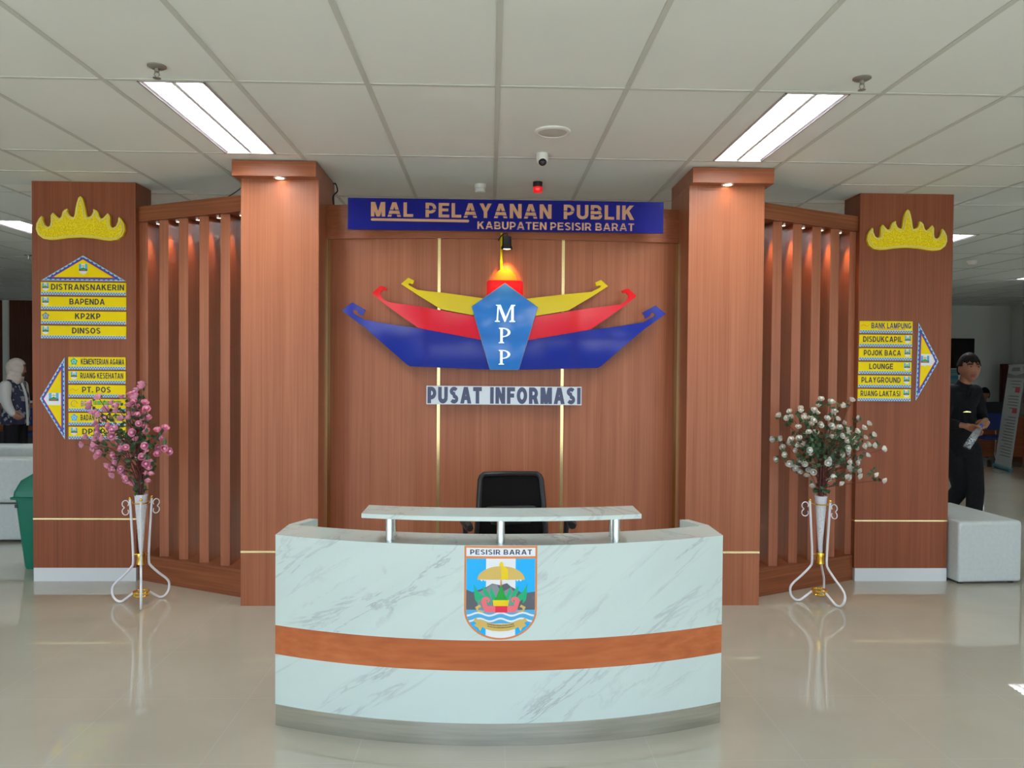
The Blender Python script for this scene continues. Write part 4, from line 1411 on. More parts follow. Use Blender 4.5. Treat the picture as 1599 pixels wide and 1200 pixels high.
# ================================================================== flower stands
PINK = [(650,85),(692,110),(585,145),(640,170),(695,190),(570,185),(610,240),(650,220),(690,240),(750,262),(525,218),(460,215),(345,210),(450,260),(248,270),(240,305),(410,297),(515,290),(570,290),(655,305),(800,320),(320,325),(290,352),(355,340),(380,370),(375,425),(330,350),(500,340),(500,388),(615,355),(625,400),(560,380),(715,370),(785,405),(660,360),(700,430),(770,445),(430,430),(475,470),(475,505),(240,462),(330,495),(335,545),(575,488),(540,500),(705,480),(700,530),(685,575),(690,610),(785,535),(830,535),(875,525),(925,507),(820,612),(520,560),(430,585),(155,597),(260,605),(305,610),(305,650),(125,665),(235,685),(285,690),(410,650),(450,645),(510,645),(545,680),(600,685),(655,668),(770,690),(800,660),(715,725),(970,680),(905,738),(850,755),(320,770),(375,735),(425,790),(525,740),(500,815),(565,785),(640,845),(655,785),(750,775),(720,825),(785,830),(835,850),(410,848),(420,885),(490,865),(545,885),(435,950),(495,920),(580,955),(565,995),(635,1010),(565,1040),(705,930),(755,935),(745,1000)]
WHITE = [(178,310),(250,265),(322,258),(325,318),(295,330),(243,333),(400,235),(450,245),(492,268),(450,312),(530,280),(520,340),(555,322),(580,285),(623,255),(550,142),(600,165),(578,210),(800,215),(845,200),(905,152),(740,288),(720,335),(993,330),(1043,382),(955,420),(860,385),(785,440),(835,445),(400,345),(435,388),(480,385),(515,400),(555,390),(592,400),(655,405),(323,420),(360,455),(495,475),(440,510),(690,490),(630,510),(985,485),(1000,520),(1088,490),(885,490),(730,520),(815,555),(855,545),(760,545),(900,575),(945,545),(180,545),(85,535),(225,535),(305,525),(280,575),(325,590),(370,590),(225,632),(345,620),(320,650),(410,640),(450,660),(480,575),(180,685),(130,735),(200,760),(240,780),(280,775),(740,605),(690,640),(797,645),(740,680),(855,685),(920,672),(970,600),(1040,595),(1090,595),(970,630),(1187,630),(975,725),(768,742),(905,760),(610,735),(550,745),(380,745),(390,775),(345,795),(315,835),(370,850),(440,830),(465,850),(480,895),(440,970),(735,800),(775,800),(830,800),(910,815),(880,845),(960,850),(918,888),(665,880),(820,905),(790,890),(700,940),(750,960),(1117,880),(1200,940)]


def blossom_mesh(name, mat, seed):
    """small rose: tight heart, three rings of cupped petals"""
    rr = random.Random(seed)
    mb = MB()
    mb.lathe([(0.001, 0.021), (0.006, 0.020), (0.0075, 0.012), (0.006, 0.002), (0.002, -0.004)], (0, 0, 0), 8)
    for ring, (n, R, H, lean) in enumerate(((3, 0.0095, 0.024, 0.05), (5, 0.0130, 0.023, 0.12), (5, 0.0160, 0.019, 0.30))):
        for k in range(n):
            a0 = 2 * PI * k / n + ring * 0.5 + rr.uniform(-0.15, 0.15)
            wd = 2 * PI / n * 0.66
            grid = []
            for j in range(4):
                v = j / 3
                row = []
                for i in range(5):
                    u_ = i / 4 - 0.5
                    rad = R * (0.35 + 0.75 * math.sin(min(v, 1) * 1.35)) + lean * 0.010 * v * v
                    zz = -0.004 + H * (v - 0.28 * abs(u_) * v * 1.6)
                    a = a0 + u_ * wd * 2 * (0.55 + 0.45 * math.sin(PI * min(1, v * 0.8 + 0.1)))
                    row.append(mb.bm.verts.new((rad * math.cos(a), rad * math.sin(a), zz)))
                grid.append(row)
            for j in range(3):
                for i in range(4):
                    mb.bm.faces.new((grid[j][i], grid[j][i + 1], grid[j + 1][i + 1], grid[j + 1][i]))
    me = bpy.data.meshes.new(name)
    mb.bm.to_mesh(me)
    mb.bm.free()
    me.materials.append(mat)
    me.polygons.foreach_set('use_smooth', [True] * len(me.polygons))
    return me


def stand(label, x, y, angles, ztop):
    t = thing('flower_stand', label, 'plant stand', (x, y, 0), 'white tubular flower stands')
    prof = [(0.074, 0.685), (0.066, 0.55), (0.055, 0.36), (0.054, 0.27), (0.066, 0.238), (0.12, 0.18), (0.176, 0.128), (0.197, 0.092), (0.192, 0.045), (0.165, 0.014), (0.135, 0.010), (0.108, 0.026), (0.052, 0.070)]
    for a in angles:
        d = Vector((math.cos(math.radians(a)), math.sin(math.radians(a)), 0))
        P = bezier([d * r + Vector((0, 0, z)) for r, z in prof], 5)
        lg = MB().tube(P, 0.0078, 8).build('leg', M['white_paint'], t, local=True, smooth=True)
        MB().sphere(tuple(d * 0.074 + Vector((0, 0, 0.692))), 0.010, 10, 8).build('gold_knob', M['gold_shiny'], lg, local=True, smooth=True)
        sc = MB()
        for s in (1, -1):                              # two curls making a B-shaped handle
            c = d * 0.104 + Vector((0, 0, 0.628 + s * 0.024))
            pts = [c + (d * math.cos(q) + Vector((0, 0, 1)) * math.sin(q) * s) * (0.024 - 0.010 * max(0, (q - 1.5)) / 4) for q in [PI + 0.6 - i * 0.38 for i in range(14)]]
            sc.tube(pts, 0.0032, 6)
        sc.build('scroll', M['white_paint'], lg, local=True, smooth=True)
    ring = [(0.048 * math.cos(q), 0.048 * math.sin(q), 0.664) for q in [2 * PI * i / 24 for i in range(24)]]
    mb = MB().tube(ring, 0.0045, 6, closed=True)
    for a in angles:
        d = Vector((math.cos(math.radians(a)), math.sin(math.radians(a)), 0))
        mb.tube([tuple(d * 0.046 + Vector((0, 0, 0.664))), tuple(d * 0.073 + Vector((0, 0, 0.668)))], 0.004, 6)
    mb.build('gold_ring', M['gold_shiny'], t, local=True, smooth=True)
    mb = MB().lathe([(0.026, 0.335), (0.030, 0.325), (0.024, 0.30), (0.027, 0.262), (0.021, 0.256)], (0, 0, 0), 20)
    for a in angles:
        d = Vector((math.cos(math.radians(a)), math.sin(math.radians(a)), 0))
        mb.tube([tuple(d * 0.02 + Vector((0, 0, 0.322))), tuple(d * 0.053 + Vector((0, 0, 0.322)))], 0.004, 6)
    mb.build('gold_collar', M['gold_shiny'], t, local=True, smooth=True)
    mb = MB()
    for z in (0.056, 0.078):
        mb.tube([(0.046 * math.cos(q), 0.046 * math.sin(q), z) for q in [2 * PI * i / 24 for i in range(24)]], 0.006, 6, closed=True)
    for a in [angles[0] + 60 * i for i in range(6)]:
        d = Vector((math.cos(math.radians(a)), math.sin(math.radians(a)), 0))
        mb.tube([tuple(d * 0.046 + Vector((0, 0, 0.052))), tuple(d * 0.046 + Vector((0, 0, 0.086)))], 0.005, 6)
    mb.build('base_ring', M['gold_shiny'], t, local=True, smooth=True)
    return t


def flowers(kind, x, y, pts, ux, uz, k, mat, vlabel, flabel, seed):
    rr = random.Random(seed)
    v = thing('vase', vlabel, 'vase', (x, y, 0.336), 'tall cone vases')
    vb = MB().lathe([(0.010, 0.0), (0.014, 0.03), (0.020, 0.12), (0.028, 0.22), (0.034, 0.30), (0.0385, 0.365), (0.041, 0.375), (0.041, 0.383), (0.036, 0.383), (0.032, 0.31), (0.02, 0.18)], (x, y, 0.336), 24, cap=True)
    body = vb.build('body', M['vase'], v, smooth=True)
    mb = MB()
    for i in range(26):                                # raised dark and silver chips in the relief
        z = 0.10 + 0.2 * rr.random()
        a = rr.uniform(PI, 2 * PI)
        r = 0.018 + (z - 0.1) * 0.085 + 0.0008
        c = Vector((x + r * math.cos(a), y + r * math.sin(a), 0.336 + z))
        mb.sphere(tuple(c), (0.0035, 0.0025, 0.0022), 6, 4)
    mb.build('relief_dots', M['silver'], body)
    t = thing('artificial_flowers', flabel, 'flowers', (x, y, 0.70), 'artificial rose arrangements')
    # stem bundle
    mb = MB()
    for i in range(5):
        a = 2 * PI * i / 5
        mb.tube([(x + 0.010 * math.cos(a), y + 0.010 * math.sin(a), 0.52), (x + 0.011 * math.cos(a), y + 0.011 * math.sin(a), 0.74), (x + 0.02 * math.cos(a + .4), y + 0.02 * math.sin(a + .4), 0.95)], [0.007, 0.007, 0.0045], 6)
    P = []
    zc = sum(uz(q[1]) for q in pts) / len(pts)
    for a, b in pts:
        wx, wz = ux(a), uz(b)
        spread = max(0.03, 0.20 * (1 - abs(wz - zc) / 0.45))
        lim = math.sqrt(max(0.0, 0.30 ** 2 - (wx - x) ** 2)) * 0.75
        P.append(Vector((wx, y + rr.uniform(-min(spread, lim) - 0.02, min(spread, lim, 0.10)), wz)))
    for i in range(0, len(P), 2):
        p = P[i]
        s0 = Vector((x + rr.uniform(-.01, .01), y + rr.uniform(-.01, .01), min(p.z - 0.06, 0.72 + 0.30 * rr.random())))
        s0.z = max(s0.z, 0.66)
        mid = s0.lerp(p, 0.5) + Vector((-(p.x - x) * 0.12, 0, 0.0))
        mb.tube(bezier([s0, mid, p], 4), 0.0022, 5)
    mb.build('stem', M['stem'], t, smooth=True)
    lf = MB()

    def leaf(c, dr, ln):
        dr = dr.normalized()
        sd = dr.cross(Vector((rr.uniform(-.4, .4), -1, rr.uniform(-.4, .4)))).normalized() * ln * 0.36
        nn = sd.cross(dr).normalized() * ln * 0.12
        a = c
        b = c + dr * ln * 0.45
        e = c + dr * ln
        va, vb_, vc, vd, ve = [lf.bm.verts.new(q) for q in (a, b + sd + nn, e, b - sd + nn, b)]
        lf.bm.faces.new((va, vb_, ve)); lf.bm.faces.new((vb_, vc, ve)); lf.bm.faces.new((vc, vd, ve)); lf.bm.faces.new((vd, va, ve))
    ctr = Vector((x, y, zc - 0.05))
    for p in P:
        for _ in range(rr.choice((2, 2, 3, 4) if kind == 'white' else (1, 2, 2, 2))):
            c = p + (ctr - p).normalized() * 0.022 + Vector((rr.gauss(0, .014), 0.012 + abs(rr.gauss(0, .02)), rr.gauss(0, .014)))
            leaf(c, Vector((rr.gauss(0, 1), rr.gauss(0, .4), rr.gauss(0, 1))), rr.uniform(0.026, 0.042))
    for _ in range(230 if kind == 'white' else 130):
        q = rr.choice(P).lerp(ctr, rr.uniform(0.25, 0.85))
        leaf(q + Vector((rr.gauss(0, .02), rr.gauss(0, .03), rr.gauss(0, .02))), Vector((rr.gauss(0, 1), rr.gauss(0, .4), rr.gauss(0, 1))), rr.uniform(0.028, 0.045))
    for _ in range(26):
        leaf(Vector((x + rr.gauss(0, .018), y + rr.gauss(0, .018), rr.uniform(0.735, 0.80))), Vector((rr.gauss(0, 1), rr.gauss(0, .5), rr.gauss(0.2, .7))), rr.uniform(0.03, 0.045))
    lf.build('foliage', M['leaf'], t)
    variants = [blossom_mesh('blossom', mat, seed + i) for i in range(3)]
    order = sorted(P, key=lambda q: q.y)
    for p in order[:100]:
        o = bpy.data.objects.new('blossom', rr.choice(variants))
        COL.objects.link(o)
        o.parent = t
        o.location = p - ORG[t.name]
        out_ = (p - ctr)
        out_ = Vector((out_.x + rr.gauss(0, .08), out_.y - 0.10 + rr.gauss(0, .08), out_.z + 0.05 + rr.gauss(0, .08)))
        o.rotation_euler = out_.to_track_quat('Z', 'Y').to_euler()
        sc = rr.uniform(0.92, 1.22) * (1.0 if kind == 'white' else 1.12)
        o.scale = (sc, sc, sc)
    if len(order) > 100:
        bmr = bmesh.new()
        for p in order[100:]:
            t2 = bmesh.new()
            t2.from_mesh(rr.choice(variants))
            bmesh.ops.transform(t2, matrix=Matrix.Translation(p - ORG[t.name]) @ Vector((p.x - x, -0.1, 0.1)).to_track_quat('Z', 'Y').to_matrix().to_4x4(), verts=t2.verts)
            tmp = bpy.data.meshes.new('t')
            t2.to_mesh(tmp)
            bmr.from_mesh(tmp)
            t2.free()
            bpy.data.meshes.remove(tmp)
        me = bpy.data.meshes.new('rear_blossoms')
        bmr.to_mesh(me)
        bmr.free()
        me.materials.append(mat)
        o = bpy.data.objects.new('rear_blossoms', me)
        COL.objects.link(o)
        o.parent = t
        o['kind'] = 'stuff'


stand('white flower stand holding the pink roses, by the left slat screen', -2.345, 5.05, (174, 54, 294), 0.69)
stand('white flower stand holding the white roses, by the right slat screen', 2.165, 5.08, (178, 298, 58), 0.69)
fs = 5.05 / 1194.97
flowers('pink', -2.345, 5.05, PINK, lambda a: -2.345 + (110 + a / 6.316 - 217.0) * fs, lambda b: 0.707 - (590 + b / 6.316 - 775) * fs, fs, M['pink'],
        'white relief cone vase in the left stand under the pink roses', 'tall spray of artificial pink roses in the left vase', 11)
fs2 = 5.08 / 1194.97
flowers('white', 2.165, 5.08, WHITE, lambda a: 2.165 + (1190 + a / 6.314 - 1282.0) * fs2, lambda b: 0.717 - (600 + b / 6.314 - 775) * fs2, fs2, M['cream'],
        'white cone vase in the right stand under the white roses', 'tall spray of artificial white roses in the right vase', 23)

# ================================================================== ceiling devices
for s, x, y, side in ((-1, -1.538, 3.419, 'left'), (1, 1.581, 3.403, 'right')):
    t = thing('sprinkler', f'small metal fire sprinkler near the {side} ceiling light', 'sprinkler', (x, y, CEIL), 'fire sprinklers')
    MB().lathe([(0.040, 0), (0.040, -0.004), (0.030, -0.010), (0.012, -0.012), (0.012, -0.004)], (x, y, CEIL), 24).build('escutcheon', M['sprinkler_metal'], t, smooth=True)
    MB().lathe([(0.010, -0.010), (0.010, -0.026), (0.006, -0.028)], (x, y, CEIL), 12).tube([(x - 0.008, y, CEIL - 0.026), (x - 0.011, y, CEIL - 0.040), (x, y, CEIL - 0.052)], 0.0025, 6).tube([(x + 0.008, y, CEIL - 0.026), (x + 0.011, y, CEIL - 0.040), (x, y, CEIL - 0.052)], 0.0025, 6).build('body', M['sprinkler_metal'], t, smooth=True)
    MB().lathe([(0.017, -0.052), (0.017, -0.054), (0.004, -0.055)], (x, y, CEIL), 16).build('deflector', M['sprinkler_metal'], t, smooth=True)
t = thing('ceiling_speaker', 'round flush white ceiling speaker above the name board', 'speaker', (0.264, 4.243, CEIL))
MB().lathe([(0.100, 0), (0.098, -0.008), (0.084, -0.013), (0.080, -0.010), (0.080, 0)], (0.264, 4.243, CEIL), 40).build('rim', M['white_plastic'], t, smooth=True)
MB().lathe([(0.081, -0.009), (0.04, -0.012), (0.001, -0.013)], (0.264, 4.243, CEIL), 40).build('grille', noisy('speaker_mesh', (0.50, 0.52, 0.48), (0.62, 0.64, 0.60), (400, 400, 400), 0.6), t, smooth=True)
t = thing('security_camera', 'white turret security camera with black lens on the ceiling above the name board', 'camera', (0.238, 4.686, CEIL))
MB().lathe([(0.036, 0), (0.037, -0.030), (0.036, -0.045), (0.028, -0.062), (0.012, -0.072), (0.001, -0.074)], (0.238, 4.686, CEIL), 24).build('housing', M['white_plastic'], t, smooth=True)
MB().sphere((0.238, 4.672, CEIL - 0.052), 0.026, 18, 12).build('eyeball', M['black_gloss'], t, smooth=True)
MB().lathe([(0.008, 0), (0.001, -0.002)], (0.238, 4.65, CEIL - 0.066), 10).build('lens', M['chrome'], t, smooth=True)
t = thing('alarm_beacon', 'small black beacon with a red lens on the ceiling behind the security camera', 'alarm', (0.254, 5.40, CEIL))
MB().lathe([(0.034, 0), (0.034, -0.036)], (0.254, 5.40, CEIL), 20).build('base', M['black'], t, smooth=True)
MB().lathe([(0.033, -0.036), (0.033, -0.066), (0.028, -0.072)], (0.254, 5.40, CEIL), 20).build('red_lens', M['red_lamp'], t, smooth=True)
t = thing('smoke_detector', 'white cylindrical smoke detector on the ceiling just above the name board', 'detector', (-0.151, 5.50, CEIL))
MB().lathe([(0.042, 0), (0.042, -0.028), (0.038, -0.03)], (-0.151, 5.50, CEIL), 24).build('base', M['white_plastic'], t, smooth=True)
MB().lathe([(0.036, -0.03), (0.036, -0.055), (0.022, -0.062)], (-0.151, 5.50, CEIL), 24).build('chamber', M['white_plastic'], t, smooth=True)
tag(MB().tube(bezier([(-1.183, 5.45, 2.85), (-1.17, 5.46, 2.852), (-1.155, 5.45, 2.80), (-1.175, 5.40, 2.75), (-1.16, 5.36, 2.662)], 6), 0.005, 6).build('power_cable', M['black'], None, smooth=True), 'black cable dangling from the left pillar cap down to the partition', 'cable')
tag(MB().tube(bezier([(-1.735, 5.30, 2.83), (-1.80, 5.32, 2.77), (-1.90, 5.34, 2.712)], 6), 0.004, 6).build('screen_cable', M['black'], None, smooth=True), 'thin black cable running from the left cap to the left screen', 'cable')
t = thing('smoke_detector', 'small white detector on the far ceiling right of the right column', 'detector', (5.6, 8.9, CEIL))
MB().lathe([(0.055, 0), (0.055, -0.02), (0.04, -0.045), (0.001, -0.05)], (5.6, 8.9, CEIL), 20).build('body', M['white_plastic'], t, smooth=True)
t = thing('sprinkler', 'distant sprinkler on the far ceiling left of the left column', 'sprinkler', (-5.6, 9.35, CEIL), 'fire sprinklers')
MB().lathe([(0.05, 0), (0.05, -0.008), (0.012, -0.012), (0.010, -0.05), (0.022, -0.052), (0.001, -0.056)], (-5.6, 9.35, CEIL), 16).build('body', M['steel'], t, smooth=True)

# ================================================================== left background
t = thing('trash_bin', 'green swing-top plastic trash bin behind the left column', 'bin', (-3.50, 6.0, 0))
mb = MB()
def ring4(hw, hd, z, r=0.03):
    o = []
    for sx_, sy_, a0 in ((1, 1, 0), (-1, 1, 90), (-1, -1, 180), (1, -1, 270)):
        for k in range(4):
            a = math.radians(a0 + k * 30)
            o.append((-3.455 + sx_ * (hw - r) + r * math.cos(a), 6.03 + sy_ * (hd - r) + r * math.sin(a), z))
    return o
def loft(mb, rings):
    R = [[mb.bm.verts.new(p) for p in q] for q in rings]
    for a, b in zip(R, R[1:]):
        for i in range(len(a)):
            j = (i + 1) % len(a)
            mb.bm.faces.new((a[i], a[j], b[j], b[i]))
    mb.bm.faces.new(R[0][::-1]); mb.bm.faces.new(R[-1])
    return mb
loft(mb, [ring4(0.150, 0.125, 0.0), ring4(0.158, 0.13, 0.02), ring4(0.205, 0.165, 0.54)]).build('body', M['green_bin'], t, smooth=True)
loft(MB(), [ring4(0.232, 0.185, 0.54), ring4(0.234, 0.187, 0.555), ring4(0.215, 0.172, 0.56), ring4(0.212, 0.17, 0.60)]).build('rim', M['green_bin'], t, smooth=True)
loft(MB(), [ring4(0.21, 0.168, 0.60), ring4(0.17, 0.155, 0.68), ring4(0.05, 0.12, 0.755, 0.02)]).build('swing_lid', M['green_bin'], t, smooth=True)
MB().box(-3.655, -3.635, 5.868, 5.875, 0.475, 0.50).build('clip', M['black'], t)


def sofa(label, x0, x1, y, z1, group):
    """white padded bench seen from behind: plinth, seat block and back cushion"""
    t = thing('sofa', label, 'sofa', ((x0 + x1) / 2, y, 0), group)
    MB().box(x0, x1, y, y + 0.72, 0.02, 0.335).build('base', M['leather'], t, bevel=0.012)
    MB().box(x0, x1, y + 0.20, y + 0.73, 0.335, 0.43).build('seat_cushion', M['leather'], t, bevel=0.03, bseg=3)
    MB().box(x0, x1, y - 0.01, y + 0.20, 0.345, z1).build('back_cushion', M['leather'], t, bevel=0.035, bseg=3)
    for sx_ in (x0 + 0.06, x1 - 0.06):
        for yy in (y + 0.06, y + 0.66):
            MB().box(sx_ - 0.02, sx_ + 0.02, yy - 0.02, yy + 0.02, 0.0, 0.02).build('foot', M['rubber'], t)


sofa('white leather bench sofa right behind the green bin', -6.1, -3.95, 6.80, 0.735, 'white waiting sofas')
sofa('white leather sofa in the second row behind the green bin', -7.2, -4.6, 8.15, 0.715, 'white waiting sofas')
t = thing('armchair', 'rounded white armchair behind the woman in the patterned vest', 'chair', (-5.6, 10.5, 0))
MB().box(-5.93, -5.23, 10.2, 10.85, 0.05, 0.42).build('seat', M['leather'], t, bevel=0.05, bseg=3)
MB().box(-6.0, -5.2, 10.05, 10.25, 0.0, 0.66).build('backrest', M['leather'], t, bevel=0.09, bseg=4)
for s in (-6.0, -5.33):
    MB().box(s, s + 0.13, 10.2, 10.85, 0.0, 0.56).build('armrest', M['leather'], t, bevel=0.05, bseg=3)
# service counter at the far left wall
t = thing('service_counter', 'long orange-brown service counter along the far left wall', 'counter', (-8.5, 13.4, 0))
MB().box(-11.2, -6.6, 13.2, 13.25, 0.42, 0.66).build('front_panel', M['desk_wood'], t)
MB().box(-11.25, -6.55, 13.15, 13.75, 0.66, 0.69).build('top', M['desk_wood'], t)
MB().box(-11.2, -6.6, 13.25, 13.7, 0.0, 0.42).build('plinth', M['black'], t)
MB().box(-11.2, -6.6, 13.42, 13.45, 0.69, 0.90).build('upper_panel', M['desk_wood'], t)
MB().box(-11.25, -6.55, 13.36, 13.60, 0.90, 0.93).build('ledge', M['plaster'], t)
t = thing('visitor_chair', 'blue-seated visitor chair in front of the far left counter', 'chair', (-7.4, 12.4, 0))
def visitor(t, x, y, c):
    MB().box(x - .23, x + .23, y - .22, y + .22, .43, .49).build('seat', M[c], t, bevel=0.02)
    MB().box(x - .22, x + .22, y - .26, y - .22, .60, .88).build('backrest', M[c], t, bevel=0.015)
    for s in (-1, 1):
        MB().tube(bezier([(x + s * .24, y - .24, .90), (x + s * .245, y - .22, .62), (x + s * .245, y - .05, .66), (x + s * .245, y + .20, .64), (x + s * .245, y + .22, .40), (x + s * .245, y + .20, .03), (x + s * .245, y - .20, .012)], 5), 0.012, 7).build('frame_tube', M['chrome'], t, smooth=True)
visitor(t, -7.4, 12.4, 'blue_fabric')

# ================================================================== right background
ang = math.radians(4.0)
t = thing('ottoman_bench', 'white leather ottoman bench standing behind the right column', 'bench', (3.368, 5.48, 0), rotz=ang)
MB().box(0.0005, 0.4995, 0.0005, 0.7945, 0.015, 0.445).build('base', M['leather'], t, local=True, bevel=0.018, bseg=3)
MB().box(0, 0.50, 0, 0.795, 0.405, 0.465).build('seat_pad', M['leather'], t, local=True, bevel=0.024, bseg=4)
for a, b in ((0.05, 0.05), (0.45, 0.05), (0.05, 0.74), (0.45, 0.74)):
    MB().lathe([(0.02, 0), (0.022, 0.015)], (a, b, 0), 10).build('foot', M['rubber'], t, local=True)

bs = Vector((8.109, 11.752, 0)); be = Vector((8.276, 12.383, 0))
bd = (be - bs).normalized(); bn = Vector((bd.y, -bd.x, 0))      # bn points away from the printed face
t = thing('roll_up_banner', 'narrow roll-up banner of printed notices leaning back beside the far desk', 'banner', tuple((bs + be) / 2))
lean = 0.11
bp_ = lambda a, h, d=0.0: bs + bd * (a * 0.65) + bn * (h * lean + d) + Vector((0, 0, 0.05 + h))
MB().prism([bp_(0, 0), bp_(1, 0), bp_(1, 1.62), bp_(0, 1.62)], bn * 0.004).build('print', M['banner'], t)
mb = MB()
mb.tube([tuple(bs + Vector((0, 0, 0.03))), tuple(be + Vector((0, 0, 0.03)))], 0.03, 10)
mb.build('base_case', M['teal'], t)
MB().tube([tuple(bp_(0, 1.63)), tuple(bp_(1, 1.63))], 0.012, 8).build('top_rail', M['chrome'], t)
MB().tube([tuple((bs + be) / 2 + bn * 0.03), tuple(bp_(0.5, 1.62, 0.02))], 0.008, 8).build('back_pole', M['black'], t)
mb = MB(); rr = random.Random(8)
for i in range(26):
    h = 1.36 - i * 0.048
    if i in (3, 4, 10, 11): continue
    mb.prism([bp_(0.12, h, -0.001), bp_(0.55 + 0.33 * rr.random(), h, -0.001), bp_(0.55 + 0.33 * rr.random(), h + 0.017, -0.001), bp_(0.12, h + 0.017, -0.001)], -bn * 0.0006)
mb.build('printed_text', M['grey_ink'], t)
for h in (1.19, 0.86):
    MB().prism([bp_(0.12, h, -0.001), bp_(0.40, h, -0.001), bp_(0.40, h + 0.085, -0.001), bp_(0.12, h + 0.085, -0.001)], -bn * 0.0006).build('red_block', M['print_red'], t)
mb = MB()
mb.prism([bp_(0.0, 1.42, -0.001), bp_(1, 1.42, -0.001), bp_(1, 1.50, -0.001), bp_(0.5, 1.46, -0.001), bp_(0, 1.50, -0.001)], -bn * 0.0006)
mb.prism([bp_(0.25, 1.53, -0.001), bp_(0.8, 1.53, -0.001), bp_(0.7, 1.59, -0.001), bp_(0.3, 1.59, -0.001)], -bn * 0.0006)
mb.build('header_mark', M['mid_grey'], t)

t = thing('office_desk', 'orange-brown office desk in the far right corner behind the banner', 'desk', (8.7, 13.2, 0))
MB().box(8.1, 9.25, 13.0, 13.04, 0.09, 0.75).build('front_panel', M['desk_wood'], t)
MB().box(8.05, 9.3, 12.96, 13.6, 0.75, 0.785).build('top', M['desk_wood'], t)
MB().box(8.1, 8.14, 13.04, 13.56, 0.0, 0.75).build('side_panel', M['desk_wood'], t)
MB().box(9.21, 9.25, 13.04, 13.56, 0.0, 0.75).build('side_panel', M['desk_wood'], t)
t = thing('visitor_chair', 'blue-seated chair with bent chrome arms in front of the far right desk', 'chair', (8.4, 12.70, 0))
visitor(t, 8.4, 12.70, 'blue_fabric')
t = thing('monitor', 'black computer monitor seen from behind on the far right desk', 'monitor', (8.88, 13.3, 0.785))
MB().box(8.68, 9.08, 13.28, 13.31, 0.83, 1.035).build('screen', M['black'], t, bevel=0.008)
MB().box(8.85, 8.91, 13.31, 13.34, 0.79, 0.92).build('stand', M['black'], t)
MB().box(8.77, 8.99, 13.24, 13.40, 0.785, 0.795).build('foot', M['black'], t)
t = thing('paper_tray', 'grey paper tray on the far right desk beside the monitor', 'tray', (8.8, 13.1, 0.785))
MB().box(8.72, 9.0, 13.0, 13.18, 0.785, 0.80).box(8.72, 9.0, 13.0, 13.18, 0.825, 0.84).build('shelf', M['silver'], t)
MB().box(8.72, 8.73, 13.0, 13.18, 0.80, 0.825).box(8.99, 9.0, 13.0, 13.18, 0.80, 0.825).build('side', M['black'], t)
t = thing('notice_board', 'dark maroon partition board in the far right corner behind the banner', 'board', (9.9, 14.46, 0))
MB().box(9.78, 10.06, 14.44, 14.48, 0.05, 1.70).build('panel', M['maroon'], t)
MB().box(9.76, 10.08, 14.43, 14.49, 1.70, 1.72).box(9.76, 9.78, 14.43, 14.49, 0.0, 1.70).box(10.06, 10.08, 14.43, 14.49, 0.0, 1.70).box(9.78, 10.06, 14.43, 14.49, 0.0, 0.05).build('frame', M['dark_wood'], t)
t = thing('wall_screen', 'dark wall-mounted screen on the back wall, left of the standing man', 'screen', (8.6, 14.85, 1.6))
MB().box(8.55, 9.475, 14.83, 14.895, 1.63, 2.22).build('panel', M['black_gloss'], t, bevel=0.006)
t = thing('poster', 'small teal and blue poster behind the shoulder of the man in black', 'poster', (8.6, 14.88, 1.3))
MB().box(8.75, 9.19, 14.88, 14.895, 1.32, 1.61).build('sheet', M['teal'], t)

# ================================================================== people
def head_piece(c, yaw_, h, pitch_=0.0, nose=1.0):
    """a head with brow, sockets, nose, lips, chin and ears; yaw 0 looks along -y"""
    bm = bmesh.new()
    bmesh.ops.create_uvsphere(bm, u_segments=64, v_segments=48, radius=1)
    k = h / 0.235
    g = lambda a, b: math.exp(-(a / b) ** 2)
    for v in bm.verts:
        x, y, z = v.co
        f = max(0.0, -y)                       # how much it faces forward
        X = 0.076 * x
        Y = (0.088 if y < 0 else 0.102) * y
        Z = 0.118 * z
        if z < 0:
            t_ = -z
            X *= 1 - 0.30 * t_ ** 1.6
            if y > 0: Y *= 1 - 0.45 * t_ ** 1.2
            else: Y *= 1 - 0.06 * t_
        if z > 0.2: Y = Y + 0.008 * (z - 0.2)
        if f > 0.2:
            w_ = min(1, (f - 0.2) / 0.3)
            Y -= w_ * 0.006 * g(Z - 0.028, 0.010) * g(X, 0.05)                        # brow
            Y += w_ * 0.011 * g(abs(X) - 0.031, 0.015) * g(Z - 0.008, 0.011)          # sockets
            nz_ = max(0, min(1, (0.022 - Z) / 0.055)) if Z > -0.036 else max(0, 1 - (-0.036 - Z) / 0.010)
            Y -= w_ * nose * 0.024 * nz_ * g(X, 0.0085 + 0.007 * nz_)                 # nose
            Y -= w_ * 0.007 * g(Z + 0.060, 0.006) * g(X, 0.022)                       # lips
            Y -= w_ * 0.006 * g(Z + 0.072, 0.005) * g(X, 0.018)
            Y += w_ * 0.003 * g(Z + 0.066, 0.003) * g(X, 0.022)
            Y -= w_ * 0.009 * g(Z + 0.100, 0.014) * g(X, 0.022)                       # chin
            Y -= w_ * 0.005 * g(abs(X) - 0.045, 0.018) * g(Z + 0.020, 0.018)          # cheekbones
        v.co = (X * k, Y * k, Z * k)
    for s in (-1, 1):                                                                 # ears
        r = bmesh.ops.create_uvsphere(bm, u_segments=12, v_segments=8, radius=1,
                                      matrix=Matrix.Translation((s * 0.077 * k, 0.012 * k, -0.006 * k)) @ Matrix.Rotation(s * 0.35, 4, 'Z') @ Matrix.Diagonal((0.008 * k, 0.019 * k, 0.032 * k, 1)))
    mt = Matrix.Translation(c) @ Matrix.Rotation(yaw_, 4, 'Z') @ Matrix.Rotation(pitch_, 4, 'X')
    bm.transform(mt)
    vs = [tuple(v.co) for v in bm.verts]
    fs = [tuple(v.index for v in f.verts) for f in bm.faces]
    bm.free()
    return (vs, fs), mt, k


